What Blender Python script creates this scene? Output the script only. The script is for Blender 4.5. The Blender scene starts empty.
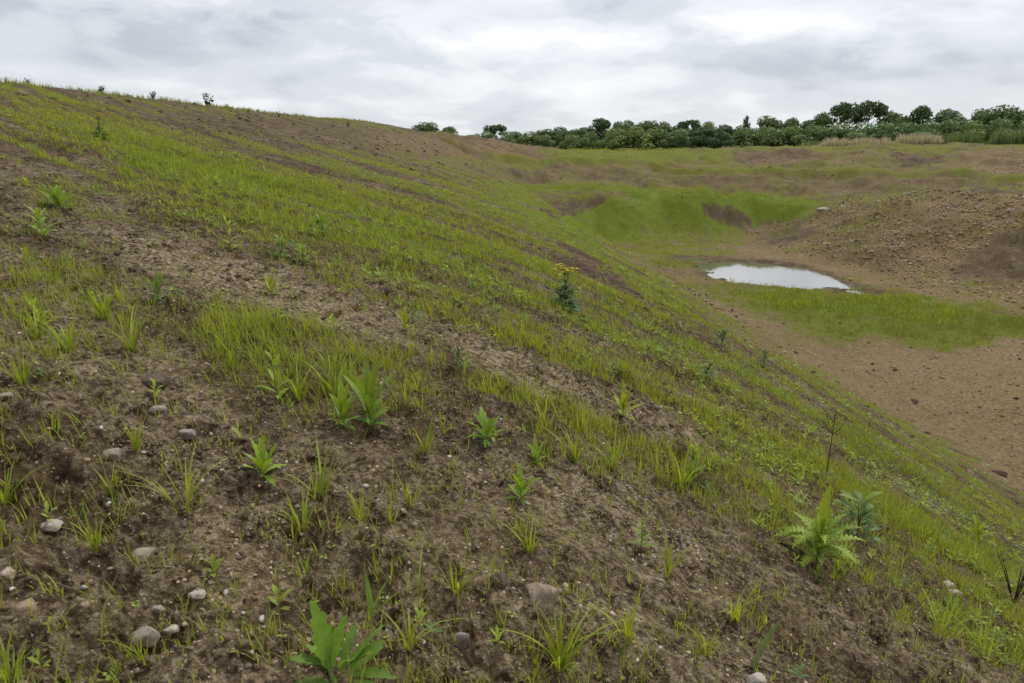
import bpy, math, random
import numpy as np
from mathutils import Vector

random.seed(11)
rng = np.random.default_rng(11)
SC = bpy.context.scene
COL = SC.collection

# ------------------------------------------------------------------ camera geometry (eye at the origin, looking along +Y)
F, CX, CY = 682.67, 512.0, 341.5
P = math.radians(16.4)
cP, sP = math.cos(P), math.sin(P)

def ray(px, py):
    u, v = (px - CX) / F, (CY - py) / F
    return np.array([u, cP + v * sP, -sP + v * cP])

def at_Y(px, py, Y):
    d = ray(px, py); return d * (Y / d[1])

def at_z(px, py, z):
    d = ray(px, py); return d * (z / d[2])

def project(x, y, z):
    dep = np.maximum(y * cP - z * sP, 0.12)
    up = y * sP + z * cP
    return CX + F * x / dep, CY - F * up / dep, dep

def sstep(a, b, x):
    t = np.clip((x - a) / (b - a), 0, 1)
    return t * t * (3 - 2 * t)

# ------------------------------------------------------------------ noise
_pr = np.random.default_rng(5)
PERM = np.concatenate([_pr.permutation(4096)] * 2).astype(np.int32)
_an = _pr.random(4096) * 2 * np.pi
GX, GY = np.cos(_an), np.sin(_an)

def noise(x, y, seed=0):
    xf, yf = np.floor(x), np.floor(y)
    ix, iy = xf.astype(np.int64), yf.astype(np.int64)
    fx, fy = x - xf, y - yf
    u = fx * fx * fx * (fx * (fx * 6 - 15) + 10)
    v = fy * fy * fy * (fy * (fy * 6 - 15) + 10)
    def g(i, j, ax, ay):
        h = PERM[(PERM[(i + seed * 131) & 4095] + j) & 4095]
        return GX[h] * ax + GY[h] * ay
    a = g(ix, iy, fx, fy); b = g(ix + 1, iy, fx - 1, fy)
    c = g(ix, iy + 1, fx, fy - 1); d = g(ix + 1, iy + 1, fx - 1, fy - 1)
    ab = a + u * (b - a); cd = c + u * (d - c)
    return (ab + v * (cd - ab)) * 1.5

def fbm(x, y, octs, seed=0, gain=0.5):
    s, a, n = 0, 1.0, 0
    for k in range(octs):
        s = s + a * noise(x * 2 ** k + 17.3 * k, y * 2 ** k - 9.1 * k, seed + k); n += a; a *= gain
    return s / n

# ------------------------------------------------------------------ landform: thin-plate surface through surveyed points
CTRL = []
def cp(x, y, z): CTRL.append((x, y, z))
def cpp(px, py, Y): CTRL.append(tuple(at_Y(px, py, Y)))
def cpz(px, py, z): CTRL.append(tuple(at_z(px, py, z)))

PROFILE = [(-60, 0.2, 0), (-32, 1.1, 0), (-19, 1.5, 0), (-14.5, 1.5, 0), (-12.3, 1.36, 0), (-9.5, 0.85, 0.05), (-6, 0.12, 0.2), (-3, -0.58, 0.4),
           (-1.2, -1.02, .5), (0, -1.36, 0.6), (1.4, -1.93, 0.65), (3, -2.78, 0.72), (6, -4.5, 0.86), (9, -6.3, 0.95), (11.2, -7.6, 1), (12.6, -8.0, 1), (15.5, -8.05, 1)]
for Y in (-30, -12, -4, 0, 3, 7, 12, 18, 25, 33, 42, 51):
    sh = -0.11 * max(0, Y - 14.6)
    for (x, z, w) in PROFILE:
        if x == 15.5 and Y > 40: continue
        cp(x + sh * w, Y, z)
for Y in (62, 76):
    for (x, z, w) in PROFILE[:8]:
        cp(x - 0.11 * (Y - 14.6) * w, Y, z - (0.12 if Y > 70 else 0))
# rim round the far end, and the plateau behind it
for (px, py, Y) in ((440, 134.5, 90), (480, 139.5, 98), (520, 145, 102), (560, 150, 104), (600, 151.5, 104), (640, 152, 103), (700, 149.5, 100), (800, 148, 94),
                    (900, 146, 88), (1024, 145.5, 80), (1150, 144, 74), (1300, 142, 66), (1600, 140, 58)):
    cpp(px, py, Y); a = at_Y(px, py, Y); cp(a[0] * 1.1, Y * 1.1, a[2] - 0.12); cp(a[0] * 1.35, Y * 1.35, min(a[2] - .3, -0.9))
# terrace below the far rim
for (px, py, Y) in ((430, 158, 74), (500, 160, 82), (570, 163, 85), (640, 166, 84), (700, 172, 79), (790, 174, 74), (880, 176, 69), (1024, 181, 61), (1200, 184, 54)):
    cpp(px, py, Y); a = at_Y(px, py, Y); cp(a[0] * .975, Y * .975, a[2] - 0.15); cpp(px, py - (4 if px < 900 else 6), Y * 1.035)
# foot of the upper slope / bench behind the green spur and the stony mound
for (px, py, Y) in ((500, 184, 68), (560, 187, 70), (640, 190, 71), (720, 195, 68), (800, 199, 64), (850, 200, 61), (930, 194, 56), (1024, 187, 52), (1200, 186, 46)):
    cpp(px, py, Y)
# green spur
for (px, py, Y) in ((540, 189, 65), (640, 193, 65), (720, 199, 63), (790, 204, 61), (545, 205, 62), (575, 222, 59.5), (620, 210, 62), (660, 212, 61.5), (700, 224, 60),
                    (640, 232, 58.5), (690, 240, 57.5), (600, 236, 57.8)):
    cpp(px, py, Y)
# floor
for (px, py) in ((640, 252), (700, 248), (740, 243), (660, 275), (690, 262), (770, 272), (730, 262), (790, 285), (840, 286), (900, 320), (1000, 340), (1024, 400), (900, 370), (800, 330),
                 (730, 300), (980, 440), (1024, 345), (1150, 420), (1150, 500), (1300, 520), (1300, 450)):
    cpz(px, py, -8.0)
# stony mound on the right
for (px, py) in ((750, 240), (795, 258), (860, 283), (940, 298), (1024, 312), (1200, 350), (1500, 430)):
    cpz(px, py, -7.9)
for (px, py, Y) in ((765, 228, 60), (830, 209, 57), (900, 205, 51), (960, 198, 48), (1024, 191, 46), (1200, 186, 40), (1500, 180, 33),
                    (860, 245, 46), (940, 245, 43), (1024, 245, 40.5), (820, 235, 52)):
    cpp(px, py, Y)
for k in range(10):
    cp(18 + 2 * k, -10 - 8 * (k % 3), -8.0)
for (x, y, z) in ((40, 10, -7.6), (52, 18, -3), (62, 24, -1), (75, 40, -.8), (90, 60, -.9), (70, -30, -2), (40, -50, -6), (0, -70, -2), (-70, -60, 0), (-80, 0, 0), (-80, 60, 0), (-80, 110, -.4),
                  (-40, 110, 0.0), (-25, 130, -.6), (0, 150, -1), (60, 140, -1), (110, 110, -1), (120, 0, -1), (90, -70, -1), (0, -130, -1), (-130, 0, -.6)):
    cp(x, y, z)
CT = np.array(CTRL)
SCL = 12.0
def _tps(r2): return 0.5 * r2 * np.log(r2 + 1e-9)
def _solve():
    X = CT[:, :2] / SCL; n = len(X)
    d = X[:, None, :] - X[None, :, :]
    K = _tps((d ** 2).sum(-1)) + np.eye(n) * 0.004
    Pm = np.hstack([np.ones((n, 1)), X])
    A = np.zeros((n + 3, n + 3)); A[:n, :n] = K; A[:n, n:] = Pm; A[n:, :n] = Pm.T
    return X, np.linalg.solve(A, np.concatenate([CT[:, 2], np.zeros(3)]))
_X, _W = _solve()

def poly_sd(px, py, poly):
    """signed distance to a closed outline, negative inside"""
    n = len(poly); d = np.full(np.shape(px), 1e18); ins = np.zeros(np.shape(px), bool)
    for i in range(n):
        ax, ay = poly[i]; bx, by = poly[(i + 1) % n]
        ex, ey = bx - ax, by - ay; wx, wy = px - ax, py - ay
        t = np.clip((wx * ex + wy * ey) / (ex * ex + ey * ey + 1e-12), 0, 1)
        d = np.minimum(d, (wx - ex * t) ** 2 + (wy - ey * t) ** 2)
        c = ((ay <= py) != (by <= py))
        xx = ax + (py - ay) * ex / (ey if ey != 0 else 1e-12)
        ins ^= c & (px < xx)
    d = np.sqrt(d); return np.where(ins, -d, d)

FLOOR_Z = -8.0
WATER_Z = -8.10
POND = [tuple(at_z(a, b, FLOOR_Z)[:2]) for a, b in ((701, 264), (716, 261.5), (740, 261), (768, 262.5), (795, 266), (820, 272), (838, 279), (846, 285), (828, 286.5), (800, 286), (770, 283.5), (740, 280), (718, 275.5), (706, 269))]
PUDDLE_A = [tuple(at_z(a, b, FLOOR_Z)[:2]) for a, b in ((664, 256.5), (690, 256), (722, 257.5), (700, 259.5), (672, 259))]
PUDDLE_B = [tuple(at_z(a, b, FLOOR_Z)[:2]) for a, b in ((842, 288.5), (862, 290), (888, 293.5), (868, 293.5), (848, 291))]
PCX, PCY = np.mean([p[0] for p in POND]), np.mean([p[1] for p in POND])

LEDGE = [tuple(at_Y(a, b, c)[:2]) for a, b, c in ((425, 158, 73), (500, 160, 82), (570, 163, 85), (640, 166, 84), (700, 172, 79), (790, 174, 74), (880, 176, 69), (1024, 181, 61), (1200, 184, 54))]
def line_d(x, y, pl):
    d = np.full(np.shape(x), 1e9)
    for (ax, ay), (bx, by) in zip(pl[:-1], pl[1:]):
        ex, ey = bx - ax, by - ay; t = np.clip(((x - ax) * ex + (y - ay) * ey) / (ex * ex + ey * ey), 0, 1)
        d = np.minimum(d, np.hypot(x - ax - ex * t, y - ay - ey * t))
    return d

def land(x, y):
    """smooth landform"""
    x = np.asarray(x, float); y = np.asarray(y, float); sh = x.shape
    xf, yf = x.ravel() / SCL, y.ravel() / SCL
    out = np.empty(xf.size)
    for a in range(0, xf.size, 60000):
        b = min(a + 60000, xf.size)
        r2 = (xf[a:b, None] - _X[None, :, 0]) ** 2 + (yf[a:b, None] - _X[None, :, 1]) ** 2
        out[a:b] = _tps(r2) @ _W[:-3] + _W[-3] + xf[a:b] * _W[-2] + yf[a:b] * _W[-1]
    z = out.reshape(sh)
    r = np.hypot(x, y)
    w = sstep(118, 165, r)
    z = z * (1 - w) + (-1.0) * w
    # level floor round the pond and the hollows the water lies in
    d = np.hypot((x - PCX) / 1.3, y - PCY)
    wf = 1 - sstep(4.5, 8.5, d)
    wf = wf * (1 - sstep(-7.6, -6.6, z))
    z = z * (1 - wf) + FLOOR_Z * wf
    # berm along the edge of the upper terrace
    dl = line_d(x, y, LEDGE); z = z + .62 * np.exp(-(dl / .8) ** 2)
    m = d < 16
    if m.any():
        dz = np.zeros(int(m.sum()))
        wob = noise(x[m] * .8, y[m] * .8, 77) * .55 + noise(x[m] * 2.6, y[m] * 2.6, 78) * .30
        for poly, dep in ((POND, .3), (PUDDLE_A, .36), (PUDDLE_B, .36)):
            sd = poly_sd(x[m], y[m], poly) + wob * (1 if poly is POND else .3)
            if poly is POND: sd = sd - .38
            dz = np.minimum(dz, -dep * (1 - sstep(-.9, .55, sd)))
        ring = sstep(.02, .12, -dz) * (1 - sstep(.2, .29, -dz))
        z[m] = z[m] + dz + ring * (.10 * noise(x[m] * 1.7, y[m] * 2.6, 45) + .06 * noise(x[m] * 4.5, y[m] * 6.0, 46))
    return z

def qint(x):      # integral of the drift of the cultivation lines across the slope
    k = np.clip(-x, 0, 9)
    return (k ** 2) * 0.061 + np.clip(-x - 9, 0, None) * 1.1

def streak_coord(x, y): return y - qint(x)     # constant along each cultivation line

def slope_mask(x, y):
    toe = 12.6 - 0.11 * np.maximum(0, y - 14.6)
    return (1 - sstep(toe - 1.5, toe + .3, x)) * (1 - sstep(60, 78, y))

def disp(x, y):
    """soil relief: clods, crust, cultivation lines; octaves fade where the sheet is too coarse to hold them"""
    r = np.hypot(x, y)
    sp = np.maximum(0.0062 * r, 0.004)
    z = np.zeros_like(r)
    wx = x + .12 * noise(x * 2.3, y * 2.3, 31); wy = y + .12 * noise(x * 2.3 + 40, y * 2.3, 32)
    amp_zone = .5 + 1.05 * sstep(-.25, .45, noise(x * .8, y * .8, 33))
    for L, a, kind in ((2.2, .045, 0), (.8, .026, 0), (.33, .032, 1), (.15, .028, 1), (.07, .0145, 1), (.033, .008, 1)):
        k = sstep(1.2, 3.0, L / sp)
        n = noise(wx / L, wy / L, int(L * 1000) % 97)
        if kind: n = (0.55 - np.abs(n) * 1.6) * .9
        z += a * k * n * (amp_zone if kind else 1)
    sm = slope_mask(x, y)
    st = streak_coord(x, y)
    ln = noise(st / .42, x / 6.0, 41) * .6 + noise(st / .17, x / 3.0, 42) * .4 * sstep(1.5, 3, .17 / sp)
    z += sm * .06 * ln
    # hummocks and rills on the far banks
    far = sstep(28, 40, r) * (1 - sstep(95, 120, r)) * (1 - sm)
    hi = sstep(-7.95, -7.0, land_cache[0] if land_cache[0] is not None else np.full_like(r, -5))
    g = np.abs(noise((x * .8 + y * .6) / 3.2, (y * .8 - x * .6) / 9, 56)); z += far * hi * .38 * (g - .3)
    z += far * hi * (.5 * noise(x / 5.5, y / 5.5, 51) + .26 * noise(x / 2.1, y / 2.1, 52) + .12 * noise(x / .9, y / .9, 53))
    z += far * (1 - hi) * (.05 * noise(x / 1.6, y / 1.6, 54) + .03 * noise(x / .6, y / .6, 55)) * sstep(1.5, 6, np.hypot((x - PCX) / 1.5, y - PCY))
    # old wheel ruts on the floor
    return z
land_cache = [None]

def height(x, y):
    x = np.asarray(x, float); y = np.asarray(y, float)
    z = land(x, y); land_cache[0] = z
    return z + disp(x, y)

def hit(px, py, far=170.0):
    """first point where the sight line through a pixel meets the ground"""
    d = ray(px, py)
    t = np.exp(np.linspace(math.log(.6), math.log(far), 1600))
    g = height(d[0] * t, d[1] * t) - d[2] * t
    i = np.argmax(g > 0)
    if not (g > 0).any(): i = len(t) - 1
    if i > 0 and g[i] > 0:
        a = t[i - 1] + (t[i] - t[i - 1]) * (-g[i - 1]) / (g[i] - g[i - 1] + 1e-9)
    else: a = t[i]
    p = d * a
    return Vector((p[0], p[1], float(height(np.array([p[0]]), np.array([p[1]]))[0])))

# ------------------------------------------------------------------ what grows where (a survey of the ground cover)
# (outline, softness, cover, dry crust, tan subsoil, vivid green); None keeps what is below
ZONES = [
    ([(-900, -40), (0, 78), (200, 101), (400, 129), (480, 139), (500, 185), (560, 225), (590, 240), (640, 270), (700, 312), (800, 365), (930, 435), (1024, 490), (1700, 900), (1700, 1800), (-900, 1800)], 5, .57, .14, 0, .35),
    ([(-900, 120), (-60, 150), (30, 178), (40, 225), (110, 225), (200, 243), (300, 288), (400, 318), (520, 360), (640, 388), (800, 478), (900, 540), (1024, 612), (1700, 1000), (1700, 1900), (-900, 1900)], 26, .25, .30, 0, .3),
    ([(200, 325), (260, 300), (330, 325), (430, 375), (400, 405), (300, 390), (210, 370)], 34, .50, None, None, .35),
    ([(480, 392), (560, 388), (650, 430), (700, 440), (790, 515), (860, 560), (830, 580), (740, 532), (660, 500), (560, 452)], 28, .60, None, None, .4),
    ([(-200, 270), (60, 280), (140, 310), (150, 345), (60, 352), (-200, 345)], 28, .44, None, None, .4),
    ([(20, 172), (100, 185), (110, 212), (35, 226)], 10, .6, None, None, .45),
    ([(820, 565), (1024, 590), (1400, 760), (1024, 760), (860, 690)], 30, .40, None, None, .35),
    ([(95, 225), (200, 245), (320, 292), (430, 330), (390, 345), (250, 308), (130, 282)], 14, .12, .85, .25, None),
    ([(430, 325), (520, 350), (690, 425), (720, 455), (640, 432), (520, 390), (440, 345)], 10, .07, .72, .15, None),
    ([(150, 500), (280, 535), (330, 600), (200, 605)], 25, None, .7, .35, None),
    ([(330, 515), (450, 530), (560, 620), (430, 700), (330, 640)], 30, None, .45, .1, None),
    ([(-900, 20), (0, 98), (200, 128), (330, 172), (260, 185), (100, 160), (0, 150), (-900, 110)], 14, .42, .12, .05, .3),
    ([(-900, -30), (0, 80), (200, 103), (400, 130), (480, 140), (440, 154), (300, 146), (150, 126), (0, 110), (-900, 20)], 7, .26, .1, .1, .2),
    ([(370, 131), (480, 140), (560, 150), (625, 158), (430, 157), (380, 148)], 4, .08, .15, .5, 0),
    ([(150, 148), (300, 190), (420, 232), (400, 245), (280, 225), (120, 175)], 14, .74, None, None, .7),
    ([(545, 236), (590, 264), (650, 300), (728, 350), (706, 349), (636, 308), (562, 262)], 5, .12, 0, 0, .2),
    ([(500, 186), (560, 225), (600, 250), (680, 300), (735, 332), (722, 338), (640, 287), (556, 240)], 4, .8, 0, 0, .5),
    # floor
    ([(598, 240), (640, 235), (760, 240), (860, 285), (1024, 311), (1700, 440), (1700, 930), (1024, 490), (800, 365), (640, 270)], 7, .26, .45, .85, .2),
    ([(598, 239), (700, 238), (750, 255), (700, 262), (690, 276), (655, 268)], 6, .60, .2, .6, .3),
    ([(640, 262), (700, 266), (720, 280), (790, 310), (860, 345), (800, 345), (720, 310), (670, 285)], 8, .34, .3, .7, .3),
    ([(688, 284), (760, 285), (860, 290), (1024, 312), (1500, 390), (1500, 420), (1024, 338), (930, 350), (830, 335), (745, 305)], 13, .84, .05, .2, .6),
    ([(850, 357), (1024, 345), (1400, 400), (1400, 480), (1024, 412), (930, 402)], 12, .02, .75, .95, .2),
    # far banks
    ([(395, 157), (480, 158), (640, 153), (1024, 145), (1700, 140), (1700, 190), (1024, 195), (820, 208), (500, 186), (440, 170)], 4, .44, .2, .45, .2),
    ([(535, 149), (700, 149), (700, 162), (640, 164), (560, 158)], 4, .75, .05, .2, .45),
    ([(690, 147), (830, 147), (880, 150), (800, 155), (730, 161), (700, 160)], 4, .62, .05, .2, .4),
    ([(800, 146), (1024, 146), (1024, 149), (800, 150)], 3, .7, .05, .2, .35),
    ([(735, 152), (800, 150), (830, 158), (790, 165), (740, 163)], 3, .12, .15, .2, .2),
    ([(890, 152), (935, 150), (945, 162), (905, 166)], 3, .1, .0, .0, .2),
    ([(960, 150), (1300, 150), (1300, 185), (960, 170)], 6, .2, .3, .7, .2),
    ([(400, 161), (640, 170), (1024, 179), (1024, 189), (820, 199), (640, 187), (500, 183)], 4, .38, .12, .25, .15),
    ([(496, 184), (560, 186), (640, 188), (700, 192), (820, 200), (810, 212), (760, 222), (740, 238), (680, 246), (610, 242), (570, 228)], 5, .95, .02, .05, 1.0),
    ([(515, 189), (620, 193), (645, 204), (590, 200), (540, 205)], 3, .5, .1, .2, .3),
    ([(545, 207), (568, 200), (604, 199), (596, 207), (574, 212), (562, 221)], 4, .18, .05, .0, .3),
    ([(694, 207), (716, 206), (752, 218), (746, 234), (728, 229), (712, 214)], 5, .25, .05, .1, .3),
    ([(640, 226), (740, 228), (745, 246), (690, 250), (640, 246)], 6, .6, .2, .35, .4),
    # stony mound
    ([(742, 230), (830, 207), (900, 202), (1024, 189), (1700, 180), (1700, 440), (1024, 311), (860, 285), (792, 262)], 4, .33, .35, .95, .1),
    ([(820, 232), (910, 217), (935, 240), (860, 265)], 12, .42, .1, .6, .15),
    ([(960, 246), (1024, 232), (1300, 240), (1300, 280), (940, 278)], 8, .1, .05, .1, .1),
    ([(742, 234), (800, 222), (830, 235), (780, 248)], 6, .3, .1, .3, .2),
]

def survey(x, y, zl):
    """cover, dry, tan, vivid at ground points"""
    px, py, dep = project(x, y, zl)
    r = np.hypot(x, y)
    k = 1.0
    w1 = noise(x * .55, y * .55, 61); w2 = noise(x * .55 + 30, y * .55, 62)
    w3 = noise(x * 1.9, y * 1.9, 63); w4 = noise(x * 1.9 + 30, y * 1.9, 64)
    s = np.clip(F / np.maximum(dep, 1) * .50, 3, 17)
    px = px + (w1 * 1.6 + w3 * .8) * s; py = py + (w2 * 1.0 + w4 * .5) * s * .7
    C = np.full(r.shape, .34); D = np.full(r.shape, .2); T = np.full(r.shape, .2); V = np.full(r.shape, .35)
    for poly, soft, c, d, t, v in ZONES:
        m = 1 - sstep(-soft, soft, poly_sd(px, py, poly))
        for A, val in ((C, c), (D, d), (T, t), (V, v)):
            if val is not None: A += (val - A) * m
    for poly in (POND, PUDDLE_A, PUDDLE_B):       # wet dark margin of the water
        dw = poly_sd(x, y, poly) + w3 * .5 + w1 * .6
        wet = 1 - sstep(.2, 1.5, dw); T *= 1 - .8 * wet; D *= 1 - wet; C *= 1 - .55 * wet * (dw < .6)
    sm = slope_mask(x, y)
    st = streak_coord(x, y)
    q = sstep(3.5, 8, r)
    band = noise(st / 1.5, x / 12.0, 71) * .75 + noise(st / .55, x / 7.0, 72) * .6 + noise(st / 4.5, x / 16.0, 73) * .45
    patch = fbm(x * .5, y * .5, 3, 74) * .5 + noise(x * 2.6, y * 2.6, 75) * .36 + noise(x * 7, y * 7, 76) * .26
    fr = sstep(26, 40, r) * (1 - sm)
    farp = noise(x / 7, y / 7, 84) * .30 + noise(x / 2.6, y / 2.6, 85) * .36 + noise(x / 1.0, y / 1.0, 86) * .28 + noise(x / .45, y / .45, 87) * .2
    rows = noise(st / .21, x / 4.5, 65) * .62 * (1 - sstep(14, 26, r)) + noise(st / .40, x / 6.0, 66) * .62 + noise(st / .09, x / 2.5, 67) * .3 * (1 - sstep(6, 11, r))
    ph = 2 * np.pi * st; wv = 1.6 * noise(x * .35, y * .35, 68)
    far1 = sstep(12, 24, r)
    rows = rows * .75 + (np.sin(ph / .52 + wv) * (1 - far1) * q + np.sin(ph / 1.35 + wv) * .75 * far1) * (.30 + .3 * noise(x * .25, y * .25, 69))
    C = C + sm * rows * (.22 + .46 * q) * np.clip(C * 2.2, .3, 1)
    C = C + sm * band * (.20 + .30 * q) * np.clip(C * 2.2, .3, 1) + patch * .5 * np.clip(C * 2.2, .25, 1) + fr * farp * .62 * np.clip(C * 3, .25, 1) * np.where(C > .8, .95, 1)
    T = T + fr * (noise(x / 4, y / 4, 88) * .45 + noise(x / 1.3, y / 1.3, 89) * .3)
    D = D + fr * (noise(x / 3, y / 3, 48) * .5 + noise(x / .8, y / .8, 49) * .3) * np.clip(T, 0, 1)
    D = D + patch * -.25 + noise(x * 1.3 + 9, y * 1.3, 79) * .38 + noise(x * 4.2, y * 4.2, 47) * .25 - sm * band * .15
    V = V + noise(x * .35, y * .35, 80) * .3 + noise(x * 1.5, y * 1.5, 83) * .15
    C = C + .42 * np.exp(-((line_d(x, y, LEDGE) + .2 * w3) / .9) ** 2)
    return np.clip(C, 0, 1), np.clip(D, 0, 1), np.clip(T, 0, 1), np.clip(V, 0, 1)
# ------------------------------------------------------------------ mesh helpers
def make_mesh(name, verts, quads=None, tris=None, mat=None, tint=None, smooth=True, attrs=None):
    me = bpy.data.meshes.new(name)
    verts = np.asarray(verts, np.float32).reshape(-1, 3)
    loops, starts, tot = [], [], 0
    for f, n in ((quads, 4), (tris, 3)):
        if f is not None and len(f):
            f = np.asarray(f, np.int32).reshape(-1, n)
            loops.append(f.ravel()); starts.append(tot + np.arange(len(f)) * n); tot += f.size
    loops = np.concatenate(loops); starts = np.concatenate(starts)
    me.vertices.add(len(verts)); me.vertices.foreach_set('co', verts.ravel())
    me.loops.add(len(loops)); me.loops.foreach_set('vertex_index', loops.astype(np.int32))
    me.polygons.add(len(starts)); me.polygons.foreach_set('loop_start', starts.astype(np.int32))
    me.update(calc_edges=True)
    if smooth: me.polygons.foreach_set('use_smooth', np.ones(len(starts), bool))
    at = dict(attrs or {})
    if tint is not None: at['tint'] = tint
    for k, a in at.items():
        a = np.asarray(a, np.float32)
        if a.shape[-1] == 3: a = np.concatenate([a, np.ones((len(a), 1), np.float32)], 1)
        l = me.attributes.new(k, 'FLOAT_COLOR', 'POINT'); l.data.foreach_set('color', a.ravel())
    me.update()
    if mat is not None: me.materials.append(mat)
    return me

def link(name, data, parent=None, loc=None):
    o = bpy.data.objects.new(name, data); COL.objects.link(o)
    if parent is not None: o.parent = parent
    if loc is not None: o.location = loc
    return o

def tag(o, label=None, cat=None, group=None, kind=None):
    if label: o['label'] = label
    if cat: o['category'] = cat
    if group: o['group'] = group
    if kind: o['kind'] = kind
    return o

# ------------------------------------------------------------------ node helpers
class NT:
    def __init__(s, tree): s.t = tree; s.n = tree.nodes; s.l = tree.links
    def new(s, typ, **kw):
        n = s.n.new(typ)
        for k, v in kw.items(): setattr(n, k, v)
        return n
    def set(s, sock, v):
        if hasattr(v, 'links') or isinstance(v, bpy.types.NodeSocket): s.l.new(v, sock)
        else:
            if isinstance(v, (tuple, list)) and len(v) == 3 and sock.type == 'RGBA': v = (*v, 1)
            sock.default_value = v
    def math(s, op, a, b=0.0, c=None, clamp=False):
        n = s.new('ShaderNodeMath', operation=op, use_clamp=clamp); s.set(n.inputs[0], a); s.set(n.inputs[1], b)
        if c is not None: s.set(n.inputs[2], c)
        return n.outputs[0]
    def mix(s, f, a, b, blend='MIX'):
        n = s.new('ShaderNodeMix', data_type='RGBA', blend_type=blend); s.set(n.inputs[0], f); s.set(n.inputs[6], a); s.set(n.inputs[7], b)
        return n.outputs[2]
    def noise(s, vec, scale, detail=3.0, rough=.55, dist=0.0):
        n = s.new('ShaderNodeTexNoise'); n.inputs['Scale'].default_value = scale; n.inputs['Detail'].default_value = detail
        n.inputs['Roughness'].default_value = rough; n.inputs['Distortion'].default_value = dist
        if vec is not None: s.l.new(vec, n.inputs['Vector'])
        return n.outputs['Fac']
    def step(s, v, a, b, o0=0.0, o1=1.0):
        n = s.new('ShaderNodeMapRange', interpolation_type='SMOOTHSTEP'); s.set(n.inputs[0], v)
        for i, x in enumerate((a, b, o0, o1)): n.inputs[i + 1].default_value = x
        return n.outputs[0]

def new_mat(name):
    m = bpy.data.materials.new(name); m.use_nodes = True
    t = NT(m.node_tree); b = m.node_tree.nodes['Principled BSDF']
    return m, t, b

# ------------------------------------------------------------------ ground material
def ground_material():
    m, t, b = new_mat('bare_earth')
    co = t.new('ShaderNodeTexCoord').outputs['Object']
    a = t.new('ShaderNodeAttribute', attribute_name='survey')
    sep = t.new('ShaderNodeSeparateColor'); t.l.new(a.outputs['Color'], sep.inputs[0])
    cover, dry, tan = sep.outputs; viv = a.outputs['Alpha']
    film = t.new('ShaderNodeAttribute', attribute_name='film')
    n1 = t.noise(co, 1.7, 5, .6); n2 = t.noise(co, 9, 5, .62, .4); n3 = t.noise(co, 38, 4, .65, .3); n4 = t.noise(co, 130, 3, .6)
    damp = t.mix(t.step(n2, .35, .68), (.027, .0170, .0078), (.078, .0500, .0235))
    damp = t.mix(t.step(n3, .42, .75), damp, (.150, .104, .058))
    crust = t.mix(t.step(n3, .3, .7), (.140, .098, .055), (.42, .34, .228))
    dryf = t.math('MULTIPLY', t.step(t.math('ADD', t.math('MULTIPLY', n2, .6), t.math('MULTIPLY', n3, .4)), .36, .62), dry, clamp=True)
    base = t.mix(dryf, damp, crust)
    tanc = t.mix(t.step(n2, .3, .7), (.088, .058, .024), (.225, .156, .072))
    tanc = t.mix(t.step(n3, .5, .75), tanc, (.31, .225, .125))
    base = t.mix(t.math('MULTIPLY', tan, t.step(n1, .25, .6, .55, 1.0)), base, tanc)
    # pale chips of chalk and flint pressed into the soil
    for sc, thr, col in ((46, .19, (.42, .36, .29)), (105, .22, (.42, .37, .30))):
        v = t.new('ShaderNodeTexVoronoi', feature='F1'); v.inputs['Scale'].default_value = sc; t.l.new(co, v.inputs['Vector'])
        sc2 = t.new('ShaderNodeSeparateColor'); t.l.new(v.outputs['Color'], sc2.inputs[0])
        chip = t.math('MULTIPLY', t.math('LESS_THAN', v.outputs['Distance'], t.math('MULTIPLY', sc2.outputs[1], thr * 1.6)), t.math('GREATER_THAN', t.math('ADD', sc2.outputs[0], t.math('MULTIPLY', dry, .18)), .84))
        base = t.mix(chip, base, t.mix(sc2.outputs[2], col, (.30, .21, .135)))
    # film of moss and tiny seedlings
    moss = t.mix(viv, (.148, .142, .026), (.140, .210, .012))
    moss = t.mix(t.step(n2, .3, .7), moss, t.mix(.6, moss, (.065, .062, .018)))
    mf = t.math('MULTIPLY', t.step(t.math('ADD', t.math('ADD', t.math('MULTIPLY', n3, .45), t.math('MULTIPLY', n4, .35)), t.math('MULTIPLY', cover, .85)), .62, .98), .86, clamp=True)
    mf = t.math('MULTIPLY', mf, film.outputs['Fac'])
    base = t.mix(mf, base, moss)
    t.l.new(base, b.inputs['Base Color'])
    t.l.new(t.step(n2, .3, .7, .95, .8), b.inputs['Roughness'])
    b.inputs['Specular IOR Level'].default_value = .10
    h = t.math('ADD', t.math('MULTIPLY', n3, .6), t.math('MULTIPLY', n4, .35))
    bp = t.new('ShaderNodeBump'); bp.inputs['Strength'].default_value = 1.0; bp.inputs['Distance'].default_value = .04
    t.l.new(h, bp.inputs['Height']); t.l.new(bp.outputs[0], b.inputs['Normal'])
    return m

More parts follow.
